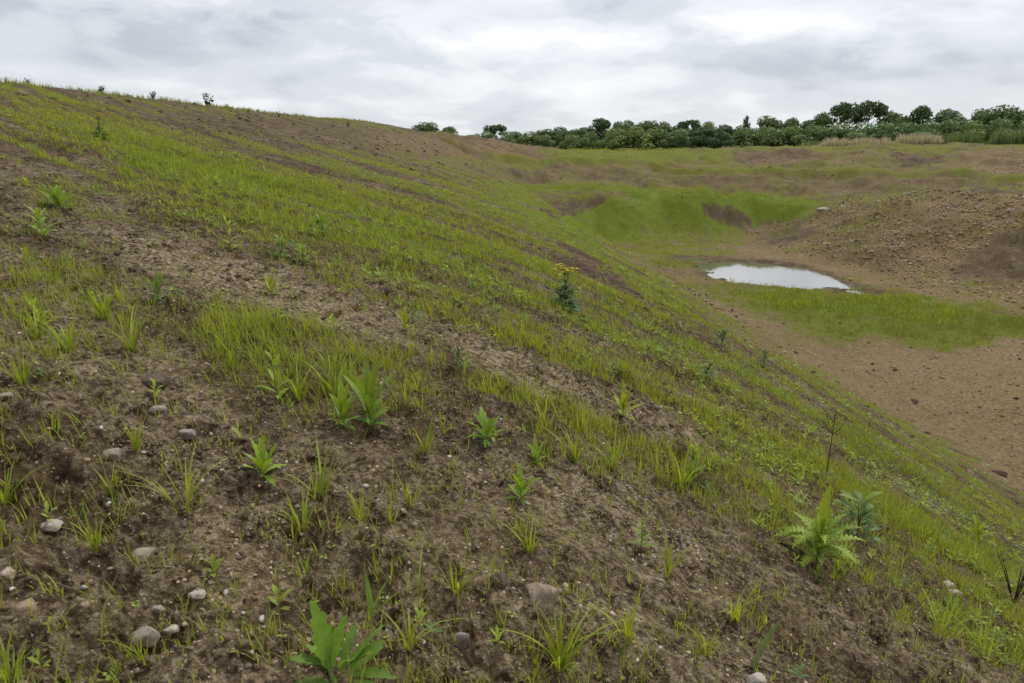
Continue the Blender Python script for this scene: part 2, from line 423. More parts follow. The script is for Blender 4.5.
def build_ground():
    th = np.concatenate([np.radians(np.arange(-50, 50.01, .105)), np.radians(np.arange(53, 308, 4.0))])
    nT = len(th)
    rr = [0.35]
    while rr[-1] < 4000:
        r = rr[-1]
        k = .03 if r < .85 else (.006 if r < 62 else (.0068 if r < 135 else .12))
        rr.append(r * (1 + k))
    rr = np.array(rr); nR = len(rr)
    R, T = np.meshgrid(rr, th, indexing='ij')
    X, Y = R * np.sin(T), R * np.cos(T)
    Zl = land(X, Y); land_cache[0] = Zl
    Z = Zl + disp(X, Y)
    C, D, Tn, V = survey(X, Y, Zl)
    ok = R > 165
    C[ok] = .8; D[ok] = 0; Tn[ok] = 0; V[ok] = .5
    v = np.stack([X, Y, Z], -1).reshape(-1, 3)
    i = np.arange(nR - 1)[:, None] * nT; j = np.arange(nT)[None, :]; j2 = (j + 1) % nT
    q = np.stack([i + j, i + nT + j, i + nT + j2, i + j2], -1).reshape(-1, 4)[:, ::-1]
    v = np.concatenate([v, [[0, 0, float(Z[0].mean())]]]); c = len(v) - 1
    tr = np.stack([np.full(nT, c), np.arange(nT), (np.arange(nT) + 1) % nT], -1)[:, ::-1]
    at = np.stack([C, D, Tn, V], -1).reshape(-1, 4); at = np.concatenate([at, at[:1]])
    me = make_mesh('ground', v, q, tr, ground_material(), attrs={'survey': at, 'film': np.repeat(np.append((.30 + .70 * sstep(4, 16, R)).ravel(), .3)[:, None], 4, 1)})
    o = link('ground', me); tag(o, kind='structure', label='bare brown earth bank falling to a hollow with patchy young grass', cat='ground')
    return o

def build_water():
    m, t, b = new_mat('still_water')
    b.inputs['Base Color'].default_value = (.10, .095, .075, 1); b.inputs['Roughness'].default_value = .03; b.inputs['IOR'].default_value = 3.2
    b.inputs['Specular IOR Level'].default_value = 1.0; b.inputs['Metallic'].default_value = .0
    co = t.new('ShaderNodeTexCoord').outputs['Object']
    bp = t.new('ShaderNodeBump'); bp.inputs['Strength'].default_value = .05; bp.inputs['Distance'].default_value = .01
    t.l.new(t.noise(co, 5, 2), bp.inputs['Height']); t.l.new(bp.outputs[0], b.inputs['Normal'])
    for name, poly, lab in (('pond', POND, 'shallow pond of rainwater reflecting the pale sky on the hollow floor'), ('puddle', PUDDLE_A, 'thin grey puddle at the far end of the pond'),
                       ('puddle', PUDDLE_B, 'small thin puddle at the near grassy end of the pond')):
        c = np.mean(poly, 0); ring = [c + (np.array(p) - c) * (1 + .9 / (np.linalg.norm(np.array(p) - c) + .1)) for p in poly]
        n = len(ring)
        v = [(c[0], c[1], WATER_Z)] + [(p[0], p[1], WATER_Z) for p in ring]
        o = link(name, make_mesh(name, v, None, [(0, 1 + k, 1 + (k + 1) % n) for k in range(n)], m)); tag(o, lab, 'pond' if name == 'pond' else 'puddle', kind='structure')
        if o.data.polygons[0].normal.z < 0: o.data.flip_normals()

# ------------------------------------------------------------------ sky, sun, camera
SUN_AZ, SUN_EL = math.radians(42), math.radians(52)
def build_world():
    w = bpy.data.worlds.new('World'); SC.world = w; w.use_nodes = True
    t = NT(w.node_tree); bg = w.node_tree.nodes['Background']
    sky = t.new('ShaderNodeTexSky', sky_type='NISHITA'); sky.sun_disc = False; sky.sun_elevation = SUN_EL; sky.sun_rotation = SUN_AZ
    g = t.new('ShaderNodeTexCoord').outputs['Generated']
    sx = t.new('ShaderNodeSeparateXYZ'); t.l.new(g, sx.inputs[0])
    az = t.math('ARCTAN2', sx.outputs[0], sx.outputs[1]); el = t.math('ARCSINE', sx.outputs[2])
    # cloud sheet: coordinates on a flat layer overhead, so that it closes up towards the horizon
    inv = t.math('DIVIDE', 1.0, t.math('ADD', t.math('MAXIMUM', sx.outputs[2], 0.0), .07))
    cx = t.new('ShaderNodeCombineXYZ'); t.l.new(t.math('MULTIPLY', sx.outputs[0], inv), cx.inputs[0]); t.l.new(t.math('MULTIPLY', sx.outputs[1], inv), cx.inputs[1]); cx.inputs[2].default_value = 3.7
    n1 = t.noise(cx.outputs[0], .30, 4, .5, .2); n2 = t.noise(cx.outputs[0], .9, 4, .5, .1)
    c3 = t.new('ShaderNodeCombineXYZ'); t.l.new(t.math('MULTIPLY', az, 4.5), c3.inputs[0]); t.l.new(t.math('MULTIPLY', el, 13), c3.inputs[1]); c3.inputs[2].default_value = 1.3
    n3 = t.noise(c3.outputs[0], 1.3, 6, .52, .35)
    c4 = t.new('ShaderNodeCombineXYZ'); t.l.new(t.math('MULTIPLY', az, 9), c4.inputs[0]); t.l.new(t.math('MULTIPLY', el, 24), c4.inputs[1]); c4.inputs[2].default_value = 5.3
    n4 = t.noise(c4.outputs[0], 1.0, 6, .62, .5)
    val = t.math('ADD', t.math('MULTIPLY', n1, .1), t.math('ADD', t.math('MULTIPLY', n4, .20), t.math('ADD', t.math('MULTIPLY', n2, .12), t.math('MULTIPLY', n3, .58))))
    val0 = t.math('ADD', t.math('MULTIPLY', n1, .2), t.math('ADD', t.math('MULTIPLY', n2, .15), t.math('MULTIPLY', n3, .65)))
    # big grey banks and bright breaks
    wob = t.math('MULTIPLY', t.math('SUBTRACT', n4, .5), .34)
    for (px, py, sx_, sy_, amp) in ((110, 25, 190, 26, -.10), (640, 4, 110, 14, -.10), (815, 48, 75, 22, -.115), (1010, 42, 75, 28, -.12), (300, 55, 200, 30, -.03),
                                    (560, 26, 130, 16, .06), (862, 10, 110, 15, .11), (730, 30, 70, 12, .08), (935, 38, 50, 10, .11), (240, 4, 120, 8, .06), (600, 70, 160, 18, .03), (420, 45, 120, 20, .02)):
        d = ray(px, py); A = math.atan2(d[0], d[1]); E = math.asin(d[2] / np.linalg.norm(d))
        u = t.math('DIVIDE', t.math('SUBTRACT', t.math('ADD', az, wob), A), sx_ / F); v = t.math('DIVIDE', t.math('SUBTRACT', t.math('ADD', el, t.math('MULTIPLY', wob, .25)), E), sy_ / F)
        e = t.math('EXPONENT', t.math('MULTIPLY', t.math('ADD', t.math('MULTIPLY', u, u), t.math('MULTIPLY', v, v)), -.6))
        val = t.math('ADD', val, t.math('MULTIPLY', e, amp))
    ramp = t.new('ShaderNodeValToRGB'); t.l.new(val, ramp.inputs[0])
    cr = ramp.color_ramp; cr.interpolation = 'EASE'
    cr.elements[0].position = .30; cr.elements[0].color = (.335, .355, .395, 1)
    cr.elements[1].position = .78; cr.elements[1].color = (.86, .855, .845, 1)
    e = cr.elements.new(.44); e.color = (.445, .465, .50, 1)
    e = cr.elements.new(.56); e.color = (.55, .565, .59, 1)
    up = t.step(sx.outputs[2], .2, .9, 1.0, 1.3)      # overcast sky grows brighter overhead
    cl = t.new('ShaderNodeVectorMath', operation='SCALE'); t.l.new(ramp.outputs[0], cl.inputs[0]); t.l.new(t.math('MULTIPLY', up, 10.0), cl.inputs['Scale'])
    t.l.new(t.mix(.95, sky.outputs[0], cl.outputs[0]), bg.inputs[0]); bg.inputs[1].default_value = .1

def build_light_camera():
    l = bpy.data.lights.new('sun', 'SUN'); l.energy = 1.5; l.angle = math.radians(10); l.color = (1, .965, .9)
    o = link('sun', l)
    d = Vector((math.sin(SUN_AZ) * math.cos(SUN_EL), math.cos(SUN_AZ) * math.cos(SUN_EL), math.sin(SUN_EL)))
    o.rotation_euler = (-d).to_track_quat('-Z', 'Y').to_euler()
    c = bpy.data.cameras.new('camera'); c.sensor_width = 36; c.lens = 24; c.clip_start = .05; c.clip_end = 6000
    co = link('camera', c); co.rotation_euler = (math.pi / 2 - P, 0, 0); SC.camera = co
    c.dof.use_dof = True; c.dof.focus_distance = 9.0; c.dof.aperture_fstop = 14
    v = SC.view_settings; v.view_transform = 'Standard'; v.look = 'None'; v.exposure = EXPOSURE; v.gamma = 1; v.use_curve_mapping = False
    SC.render.engine = 'CYCLES'; SC.cycles.use_denoising = True; SC.cycles.max_bounces = 6; SC.cycles.transparent_max_bounces = 6
    SC.cycles.diffuse_bounces = 3; SC.cycles.caustics_reflective = False; SC.cycles.caustics_refractive = False
EXPOSURE = 0.70
# ------------------------------------------------------------------ leaf material (colour carried by each leaf)
def leaf_mat(name, rough=.55, trans=.35, spec=.22):
    m, t, b = new_mat(name)
    a = t.new('ShaderNodeAttribute', attribute_name='tint')
    co = t.new('ShaderNodeTexCoord').outputs['Object']
    n = t.noise(co, 45, 4, .65)
    col = t.mix(t.step(n, .35, .7, 0, .6), a.outputs['Color'], t.mix(.5, a.outputs['Color'], (.05, .06, .015)))
    t.l.new(col, b.inputs['Base Color']); b.inputs['Roughness'].default_value = rough; b.inputs['Specular IOR Level'].default_value = spec
    bp = t.new('ShaderNodeBump'); bp.inputs['Strength'].default_value = .35; bp.inputs['Distance'].default_value = .004
    t.l.new(t.noise(co, 160, 3), bp.inputs['Height']); t.l.new(bp.outputs[0], b.inputs['Normal'])
    tr = t.new('ShaderNodeBsdfTranslucent'); hs = t.new('ShaderNodeHueSaturation'); hs.inputs['Value'].default_value = 1.25; hs.inputs['Saturation'].default_value = 1.1; hs.inputs['Hue'].default_value = .49
    t.l.new(col, hs.inputs['Color']); t.l.new(hs.outputs[0], tr.inputs[0])
    mx = t.new('ShaderNodeMixShader'); mx.inputs[0].default_value = trans
    t.l.new(b.outputs[0], mx.inputs[1]); t.l.new(tr.outputs[0], mx.inputs[2])
    t.l.new(mx.outputs[0], m.node_tree.nodes['Material Output'].inputs[0])
    return m
M_GRASS = leaf_mat('grass_blade', .55, .42)
M_LEAF = leaf_mat('weed_leaf', .5, .33)
M_STEM = leaf_mat('plant_stem', .6, 0)
M_CROWN = leaf_mat('tree_leaf', .65, .2, .12)

YELLOWG, MIDG, BLUEG, STRAW = np.array((.37, .405, .050)), np.array((.235, .355, .038)), np.array((.095, .165, .055)), np.array((.30, .23, .10))

def grass_tint(n, vivid, r=rng):
    k = np.clip(vivid + r.normal(0, .16, n), 0, 1)[:, None]
    c = YELLOWG * (1 - k) + MIDG * k
    s = (r.random(n) < .15)[:, None]
    c = np.where(s, c * .35 + STRAW * .65, c)
    return c * r.uniform(.62, 1.2, (n, 1))

# ------------------------------------------------------------------ grass blades
def blades(base, az, h, lean, curl, w, seg, tint):
    """arching blades as flat strips; returns vertices, quads, tints"""
    n = len(az)
    t = np.linspace(0, 1, seg + 1)[None, :]
    out = lean[:, None] * t + curl[:, None] * t ** 2.2
    upv = t * 1.0 - (curl[:, None] * .45) * t ** 3
    hw = .5 * w[:, None] * np.clip(1 - t ** 1.8, 0.04, 1) * (.55 + .45 * np.minimum(t * 4, 1))
    dx, dy = np.sin(az)[:, None], np.cos(az)[:, None]
    px = base[:, 0:1] + dx * out * h[:, None]; py = base[:, 1:2] + dy * out * h[:, None]; pz = base[:, 2:3] + upv * h[:, None]
    sx, sy = dy, -dx
    L = np.stack([px - sx * hw, py - sy * hw, pz], -1); Rr = np.stack([px + sx * hw, py + sy * hw, pz], -1)
    v = np.stack([L, Rr], 2).reshape(n, (seg + 1) * 2, 3)
    k = np.arange(seg) * 2
    q = np.stack([k, k + 1, k + 3, k + 2], -1)[None] + (np.arange(n) * (seg + 1) * 2)[:, None, None]
    tt = (tint[:, None, :] * (.72 + .34 * t[..., None])).repeat(2, 1)
    tt = np.stack([tint[:, None, :] * np.ones_like(t)[..., None], tint[:, None, :] * np.ones_like(t)[..., None]], 2).reshape(n, -1, 3)
    # pale sheath at the foot of the blade
    tt[:, :2, :] = tt[:, :2, :] * .6 + np.array((.26, .22, .09)) * .4
    return v.reshape(-1, 3), q.reshape(-1, 4), tt.reshape(-1, 3)

class Acc:
    def __init__(s): s.v, s.q, s.c, s.n = [], [], [], 0
    def add(s, v, q, c): s.v.append(v); s.q.append(q + s.n); s.c.append(c); s.n += len(v)
    def mesh(s, name, mat): return make_mesh(name, np.concatenate(s.v), np.concatenate(s.q), None, mat, np.concatenate(s.c))

def scatter(n, r0, r1, power=0.0, lim=(-47, 47)):
    th = np.radians(rng.uniform(lim[0], lim[1], n))
    u = rng.random(n)
    if power == 0: r = r0 * (r1 / r0) ** u
    else: r = (r0 ** power + u * (r1 ** power - r0 ** power)) ** (1 / power)
    x, y = r * np.sin(th), r * np.cos(th)
    zl = land(x, y); land_cache[0] = zl
    z = zl + disp(x, y)
    C, D, T, V = survey(x, y, zl)
    return x, y, z, r, C, V, D, T

def in_water(x, y):
    m = np.zeros(len(x), bool)
    for p in (POND, PUDDLE_A, PUDDLE_B): m |= poly_sd(x, y, p) < -.15
    return m

def build_grass():
    A = Acc()
    def tufts(n, r0, r1, nb, hmin, hmax, wmin, wmax, seg, power, spread, thr, lim=(-47, 47), dark=1.0, hgrow=0.0):
        x, y, z, r, C, V, D, T = scatter(n, r0, r1, power, lim)
        p = sstep(thr, .95, C) ** 1.0
        keep = (rng.random(n) < p) & ~in_water(x, y)
        x, y, z, r, C, V = (a[keep] for a in (x, y, z, r, C, V)); m = len(x)
        cnt = rng.integers(nb[0], nb[1] + 1, m)
        idx = np.repeat(np.arange(m), cnt); k = len(idx)
        size = rng.uniform(.6, 1.15, m) * (.62 + .5 * C)
        h = rng.uniform(hmin, hmax, k) * size[idx] * (1 + hgrow * r[idx])
        sp = spread * rng.random(k) ** .7 * (1 + .02 * r[idx]); a = rng.uniform(0, 2 * np.pi, k)
        b = np.stack([x[idx] + np.cos(a) * sp, y[idx] + np.sin(a) * sp, z[idx] - .006], -1)
        az = np.where(rng.random(k) < .65, np.pi / 2 - a, rng.uniform(0, 2 * np.pi, k))
        w = np.maximum(rng.uniform(wmin, wmax, k), .00062 * r[idx])
        A.add(*blades(b, az, h, rng.uniform(.05, .45, k), rng.uniform(.0, .6, k) ** 1.4, w, seg, grass_tint(k, V[idx] * .8) * dark))
        return m
    tufts(2600, 35.5, 44, (5, 8), .14, .38, .02, .035, 2, 1, .2, .5, (12, 34))
    tufts(40000, 56, 108, (3, 5), .08, .2, .03, .05, 1, .9, .2, .02, (-8, 47))
    tufts(12000, 27, 48, (5, 9), .10, .30, .014, .03, 1, .9, .12, .45, (10, 47), .5)
    tufts(9000, 50, 80, (5, 8), .12, .34, .02, .045, 1, .9, .16, .5, (-3, 27), .75)
    tufts(12000, 27, 50, (3, 6), .07, .2, .012, .028, 1, .9, .12, .10, (8, 47), .7)
    # ragged fringe along the crest of the bank
    n = 5200; y = 5 * (80 / 5) ** rng.random(n); x = rng.uniform(-14.2, -11.6, n); z = height(x, y)
    k = rng.random(n) < sstep(-.35, .5, noise(y * .5 + 3, x * .3, 44)); x, y, z = x[k], y[k], z[k]; m = len(x)
    idx = np.repeat(np.arange(m), 5); kk = len(idx); rr = np.hypot(x, y)[idx]
    A.add(*blades(np.stack([x[idx] + rng.normal(0, .03, kk), y[idx] + rng.normal(0, .05, kk), z[idx] - .01], -1), rng.uniform(0, 6.28, kk), rng.uniform(.05, .22, kk), rng.uniform(.05, .5, kk), rng.uniform(0, .6, kk), np.maximum(.005, .0005 * rr), 2, grass_tint(kk, np.full(kk, .4)) * .7))
    # foreground: sparse seedlings and little clumps
    tufts(9000, 1.0, 5.5, (4, 9), .06, .17, .003, .006, 4, .9, .025, .16)
    tufts(34000, 1.0, 7, (1, 4), .03, .115, .0028, .0052, 3, .9, .014, -.13)
    tufts(26000, 4.2, 12, (4, 8), .04, .12, .004, .007, 3, .6, .03, .22)
    tufts(60000, 7, 26, (4, 6), .035, .095, .006, .010, 2, .5, .045, .27)
    tufts(60000, 16, 62, (4, 5), .05, .11, .009, .014, 1, .7, .07, .32)
    tufts(45000, 36, 100, (4, 6), .12, .24, .02, .04, 1, .8, .16, .42)
    tufts(16000, 50, 80, (4, 7), .10, .26, .02, .045, 1, .9, .16, .5, (-3, 27))
    tufts(16000, 27, 48, (4, 7), .08, .2, .014, .03, 1, .9, .12, .4, (10, 47))
    tufts(3500, 1.2, 6.5, (6, 11), .10, .23, .004, .007, 5, .8, .03, .38)
    me = A.mesh('grass', M_GRASS)
    tag(link('grass', me), 'thin young yellow-green grass sprouting over the bank and hollow', 'grass', kind='stuff')

def build_seedlings():
    """flat little two- and four-leaved seedlings and clover between the grass"""
    V_, Q_, C_, n0 = [], [], [], 0
    # little upright leafy sprouts
    x, y, z, r, C, V, D, T = scatter(5200, 1.5, 11, .7)
    keep = rng.random(len(x)) < sstep(.02, .8, C) * sstep(-.35, .4, noise(x * 1.1, y * 1.1, 92))
    keep &= rng.random(len(x)) < (.35 + .65 * sstep(2.5, 5, r))
    for X, Y, Z_, rr in zip(x[keep], y[keep], z[keep], r[keep]):
        h = random.uniform(.025, .075) * (1 + .05 * rr); k = random.randint(6, 10); c0 = (YELLOWG * .45 + MIDG * .55) * random.uniform(.7, 1.15)
        if random.random() < .2: c0 = BLUEG * 1.4
        for j in range(k):
            t = (j + .5) / k; L = h * random.uniform(.55, .95) * (1 - .35 * t)
            v, q, c = leaf(j * 2.4 + random.uniform(-.5, .5), .35 + .95 * t, L, L * random.uniform(.24, .36), random.uniform(.4, 1.1), 0, 0, 3, base=(X, Y, Z_ + h * .75 * t - .004), tint=c0 * (.85 + .35 * t))
            V_.append(v); Q_.append(q + n0); C_.append(c); n0 += len(v)
    for (n, r0, r1, power, smin, smax, thr) in ((3200, 1.0, 6, .9, .006, .014, -.05), (22000, 4, 14, .6, .014, .034, .05), (18000, 11, 40, .6, .03, .055, .22)):
        x, y, z, r, C, V, D, T = scatter(n, r0, r1, power)
        clump = sstep(-.2, .5, noise(x * .9, y * .9, 91))
        keep = (rng.random(n) < sstep(thr, .9, C) * clump) & ~in_water(x, y)
        x, y, z, r, V = (a[keep] for a in (x, y, z, r, V)); m = len(x)
        k = 4
        s = rng.uniform(smin, smax, m)
        for j in range(k):
            a = j * 2 * np.pi / k + rng.uniform(-.5, .5, m) + x * 50
            el = rng.uniform(-.1, .7, m)
            d = np.stack([np.cos(a) * np.cos(el), np.sin(a) * np.cos(el), np.sin(el)], -1); sd = np.stack([-np.sin(a), np.cos(a), np.zeros(m)], -1)
            o = np.stack([x, y, z + s * rng.uniform(.2, 1.1, m)], -1); L = (s * rng.uniform(.8, 1.5, m))[:, None]; W = (s * rng.uniform(.28, .45, m))[:, None]
            pts = np.stack([o + d * L * .08, o + d * L * .55 - sd * W, o + d * L - np.array((0, 0, 1)) * L * .12, o + d * L * .55 + sd * W], 1)
            c = (MIDG * .55 + YELLOWG * .35 + BLUEG * .1) * rng.uniform(.75, 1.25, (m, 1))
            b = (rng.random(m) < .25)[:, None]; c = np.where(b, BLUEG * 1.15, c)
            V_.append(pts.reshape(-1, 3)); Q_.append(np.arange(m * 4).reshape(-1, 4) + n0); C_.append(np.repeat(c, 4, 0)); n0 += m * 4
    me = make_mesh('seedlings', np.concatenate(V_), np.concatenate(Q_), None, M_LEAF, np.concatenate(C_))
    tag(link('ground_cover', me), 'tiny broad leaved seedlings scattered between the grass blades', 'ground cover', kind='stuff')

# ------------------------------------------------------------------ single grass tufts
def depth_of(p): return p.y * cP - p.z * sP

TUFTS = [  # foot pixel, height in pixels, blades, colour mix, label
    (70, 352, 58, 16, .5, 'upright bright grass tuft beside the soft dark green one on the crusted soil'),
    (131, 350, 48, 16, .35, 'thin spreading tuft of grass uphill of the brown clod'),
    (22, 384, 52, 18, .55, 'dense green tuft of grass at the frame edge above the half buried pale stone'),
    (38, 340, 45, 12, .35, 'loose tuft of grass with arching blades behind the dense green edge tuft'),
    (6, 505, 48, 18, .5, 'grass tuft cut off by the frame edge above the flat white stone'),
    (10, 682, 55, 18, .6, 'big soft grass tuft cut off by the bottom corner of the picture'),
    (136, 450, 50, 9, .45, 'narrow grass tuft between the pale round stone and the small grey stone'),
    (112, 495, 42, 10, .45, 'small twin bladed grass tuft below the pale round stone'),
    (97, 548, 55, 12, .4, 'leaning grass tuft next to the flat white stone'),
    (186, 512, 72, 12, .25, 'tall yellowish thin grass tuft on open soil below the grey stone'),
    (303, 532, 48, 16, .3, 'yellow-green grass tuft with stiff blades above the crusted patch'),
    (318, 500, 62, 14, .4, 'tall grass tuft just right of the jagged leaved seedling'),
    (425, 452, 40, 9, .35, 'sparse grass tuft on bare soil below the two lance leaved weeds'),
    (362, 520, 40, 10, .25, 'yellowish short grass tuft at the middle of the bare soil'),
    (391, 522, 38, 10, .3, 'short grass tuft paired with its yellowish neighbour'),
    (410, 505, 50, 6, .35, 'few bladed straight grass tuft behind the short pair'),
    (456, 592, 46, 12, .3, 'ragged grass tuft uphill of the grey cobble'),
    (409, 648, 58, 9, .3, 'slender grass tuft left of the grey cobble near the big leafy weed'),
    (530, 552, 50, 12, .35, 'upright grass tuft above the large brown stone'),
    (560, 668, 80, 26, .3, 'largest loose grass tuft in the bottom middle of the picture'),
    (628, 640, 66, 8, .3, 'tall thin grass stalks right of the largest loose tuft'),
    (682, 488, 62, 18, .5, 'tall dense grass tuft in the grassy strip with upright pale blades'),
    (575, 462, 42, 14, .4, 'green grass tuft in the strip below the yellow green weed'),
    (612, 470, 42, 14, .35, 'arching grass tuft in the middle of the grassy strip'),
    (545, 430, 44, 16, .45, 'fine grass tuft beside the wrinkled bare track'),
    (335, 395, 50, 20, .6, 'thick soft grass tuft behind the lance leaved weeds'),
    (300, 400, 42, 16, .45, 'fresh grass tuft right of the tall lobed weed'),
    (105, 320, 40, 18, .55, 'soft dark green grass tuft at the edge of the crusted patch'),
    (706, 655, 52, 8, .3, 'thin grass tuft on dark soil left of the long single blade'),
    (838, 570, 30, 10, .3, 'small grass tuft at the foot of the ferny weed'),
    (938, 640, 62, 9, .35, 'bent grass tuft below the pair of white stones'),
    (985, 660, 55, 12, .35, 'grass tuft with wide blades in the bottom corner under the dark stalk'),
    (668, 575, 45, 9, .3, 'short stiff grass tuft on the dark soil above the bottom middle'),
    (735, 618, 60, 8, .25, 'pale thin grass tuft on the dark furrowed soil'),
]

def tuft_mesh(n, H, mix, seed):
    r = np.random.default_rng(seed)
    a = r.uniform(0, 2 * np.pi, n); sp = .10 * H * r.random(n)
    b = np.stack([np.cos(a) * sp, np.sin(a) * sp, np.full(n, -.008)], -1)
    h = H * r.uniform(.45, 1.05, n)
    az = np.pi / 2 - a + r.normal(0, .6, n)
    v, q, c = blades(b, az, h, r.uniform(.04, .42, n), r.uniform(0, .75, n) ** 1.3, r.uniform(.022, .042, n) * H ** .5 * .58, 6, grass_tint(n, np.full(n, mix), r))
    return make_mesh('grass_tuft', v, q, None, M_GRASS, c)

def build_tufts():
    for i, (px, py, hp, n, mix, lab) in enumerate(TUFTS):
        p = hit(px, min(py, 690)); H = hp * depth_of(p) / F
        o = link('grass_tuft', tuft_mesh(int(n * 1.35), H * 1.08, mix, 300 + i), None, p)
        tag(o, lab, 'grass tuft', 'grass tufts standing on the bare soil')

# ------------------------------------------------------------------ broad leaved weeds
def leaf(az, el, L, W, droop=.6, lobes=0, cut=.5, seg=8, base=(0, 0, 0), fold=.25, tint=(.1, .18, .03), peak=.45, twist=0.0):
    """one leaf: midrib arching over, blade folded along it, margin toothed or lobed"""
    if lobes: seg = lobes * 4
    t = np.linspace(0, 1, seg + 1)
    e = el - droop * t ** 1.3
    ds = L / seg
    out = np.concatenate([[0], np.cumsum(np.cos(e[:-1]) * ds)]); up = np.concatenate([[0], np.cumsum(np.sin(e[:-1]) * ds)])
    k = math.log(.5) / math.log(peak)
    prof = np.sin(np.pi * np.clip(t, 0, 1) ** k) ** .85 * .5 * W
    prof = np.maximum(prof, .035 * W * (1 - t))
    fwd = np.zeros_like(t)
    if lobes:
        ph = (t * lobes) % 1.0
        saw = np.where(ph < .62, ph / .62, (1 - ph) / .38)
        prof = prof * (1 - cut + cut * saw); fwd = saw * .35 * prof
    d = np.array((math.sin(az), math.cos(az), 0)); s = np.array((math.cos(az), -math.sin(az), 0))
    mid = np.array(base) + d * out[:, None] + np.array((0, 0, 1)) * up[:, None]
    nrm = np.stack([-d[0] * np.sin(e), -d[1] * np.sin(e), np.cos(e)], -1)
    tang = np.stack([d[0] * np.cos(e), d[1] * np.cos(e), np.sin(e)], -1)
    sl = s[None] * np.cos(twist * t)[:, None] + nrm * np.sin(twist * t)[:, None]
    Lf = mid - sl * prof[:, None] + nrm * (prof * fold)[:, None] + tang * fwd[:, None]
    Rt = mid + sl * prof[:, None] + nrm * (prof * fold)[:, None] + tang * fwd[:, None]
    v = np.stack([Lf, mid, Rt], 1).reshape(-1, 3)
    kk = np.arange(seg) * 3
    q = np.concatenate([np.stack([kk, kk + 1, kk + 4, kk + 3], -1), np.stack([kk + 1, kk + 2, kk + 5, kk + 4], -1)])
    c = np.repeat(np.array(tint)[None], len(v), 0)
    c[1::3] = c[1::3] * .75 + np.array((.22, .26, .10)) * .25
    return v, q, c

def tube(pts, radii, sides=6, tint=(.12, .14, .04)):
    pts = np.asarray(pts, float); n = len(pts)
    V_, Q_ = [], []
    for i in range(n):
        d = pts[min(i + 1, n - 1)] - pts[max(i - 1, 0)]; d /= np.linalg.norm(d) + 1e-9
        a = np.cross(d, (0.31, .95, .05)); a /= np.linalg.norm(a) + 1e-9; b = np.cross(d, a)
        for k in range(sides):
            th = 2 * np.pi * k / sides
            V_.append(pts[i] + radii[i] * (math.cos(th) * a + math.sin(th) * b))
    for i in range(n - 1):
        for k in range(sides):
            k2 = (k + 1) % sides
            Q_.append((i * sides + k, i * sides + k2, (i + 1) * sides + k2, (i + 1) * sides + k))
    return np.array(V_), np.array(Q_), np.repeat(np.array(tint)[None], len(V_), 0)

YG, LG, MG, DG, BG = (.32, .37, .035), (.22, .35, .035), (.14, .27, .030), (.050, .105, .020), (.115, .20, .06)

def stem_path(H, bend=.12, r=random):
    a = r.uniform(0, 6.28); k = r.uniform(-1, 1) * bend
    return [np.array((math.cos(a) * k * H * (t ** 2), math.sin(a) * k * H * (t ** 2), H * t - .01)) for t in np.linspace(0, 1, 7)]

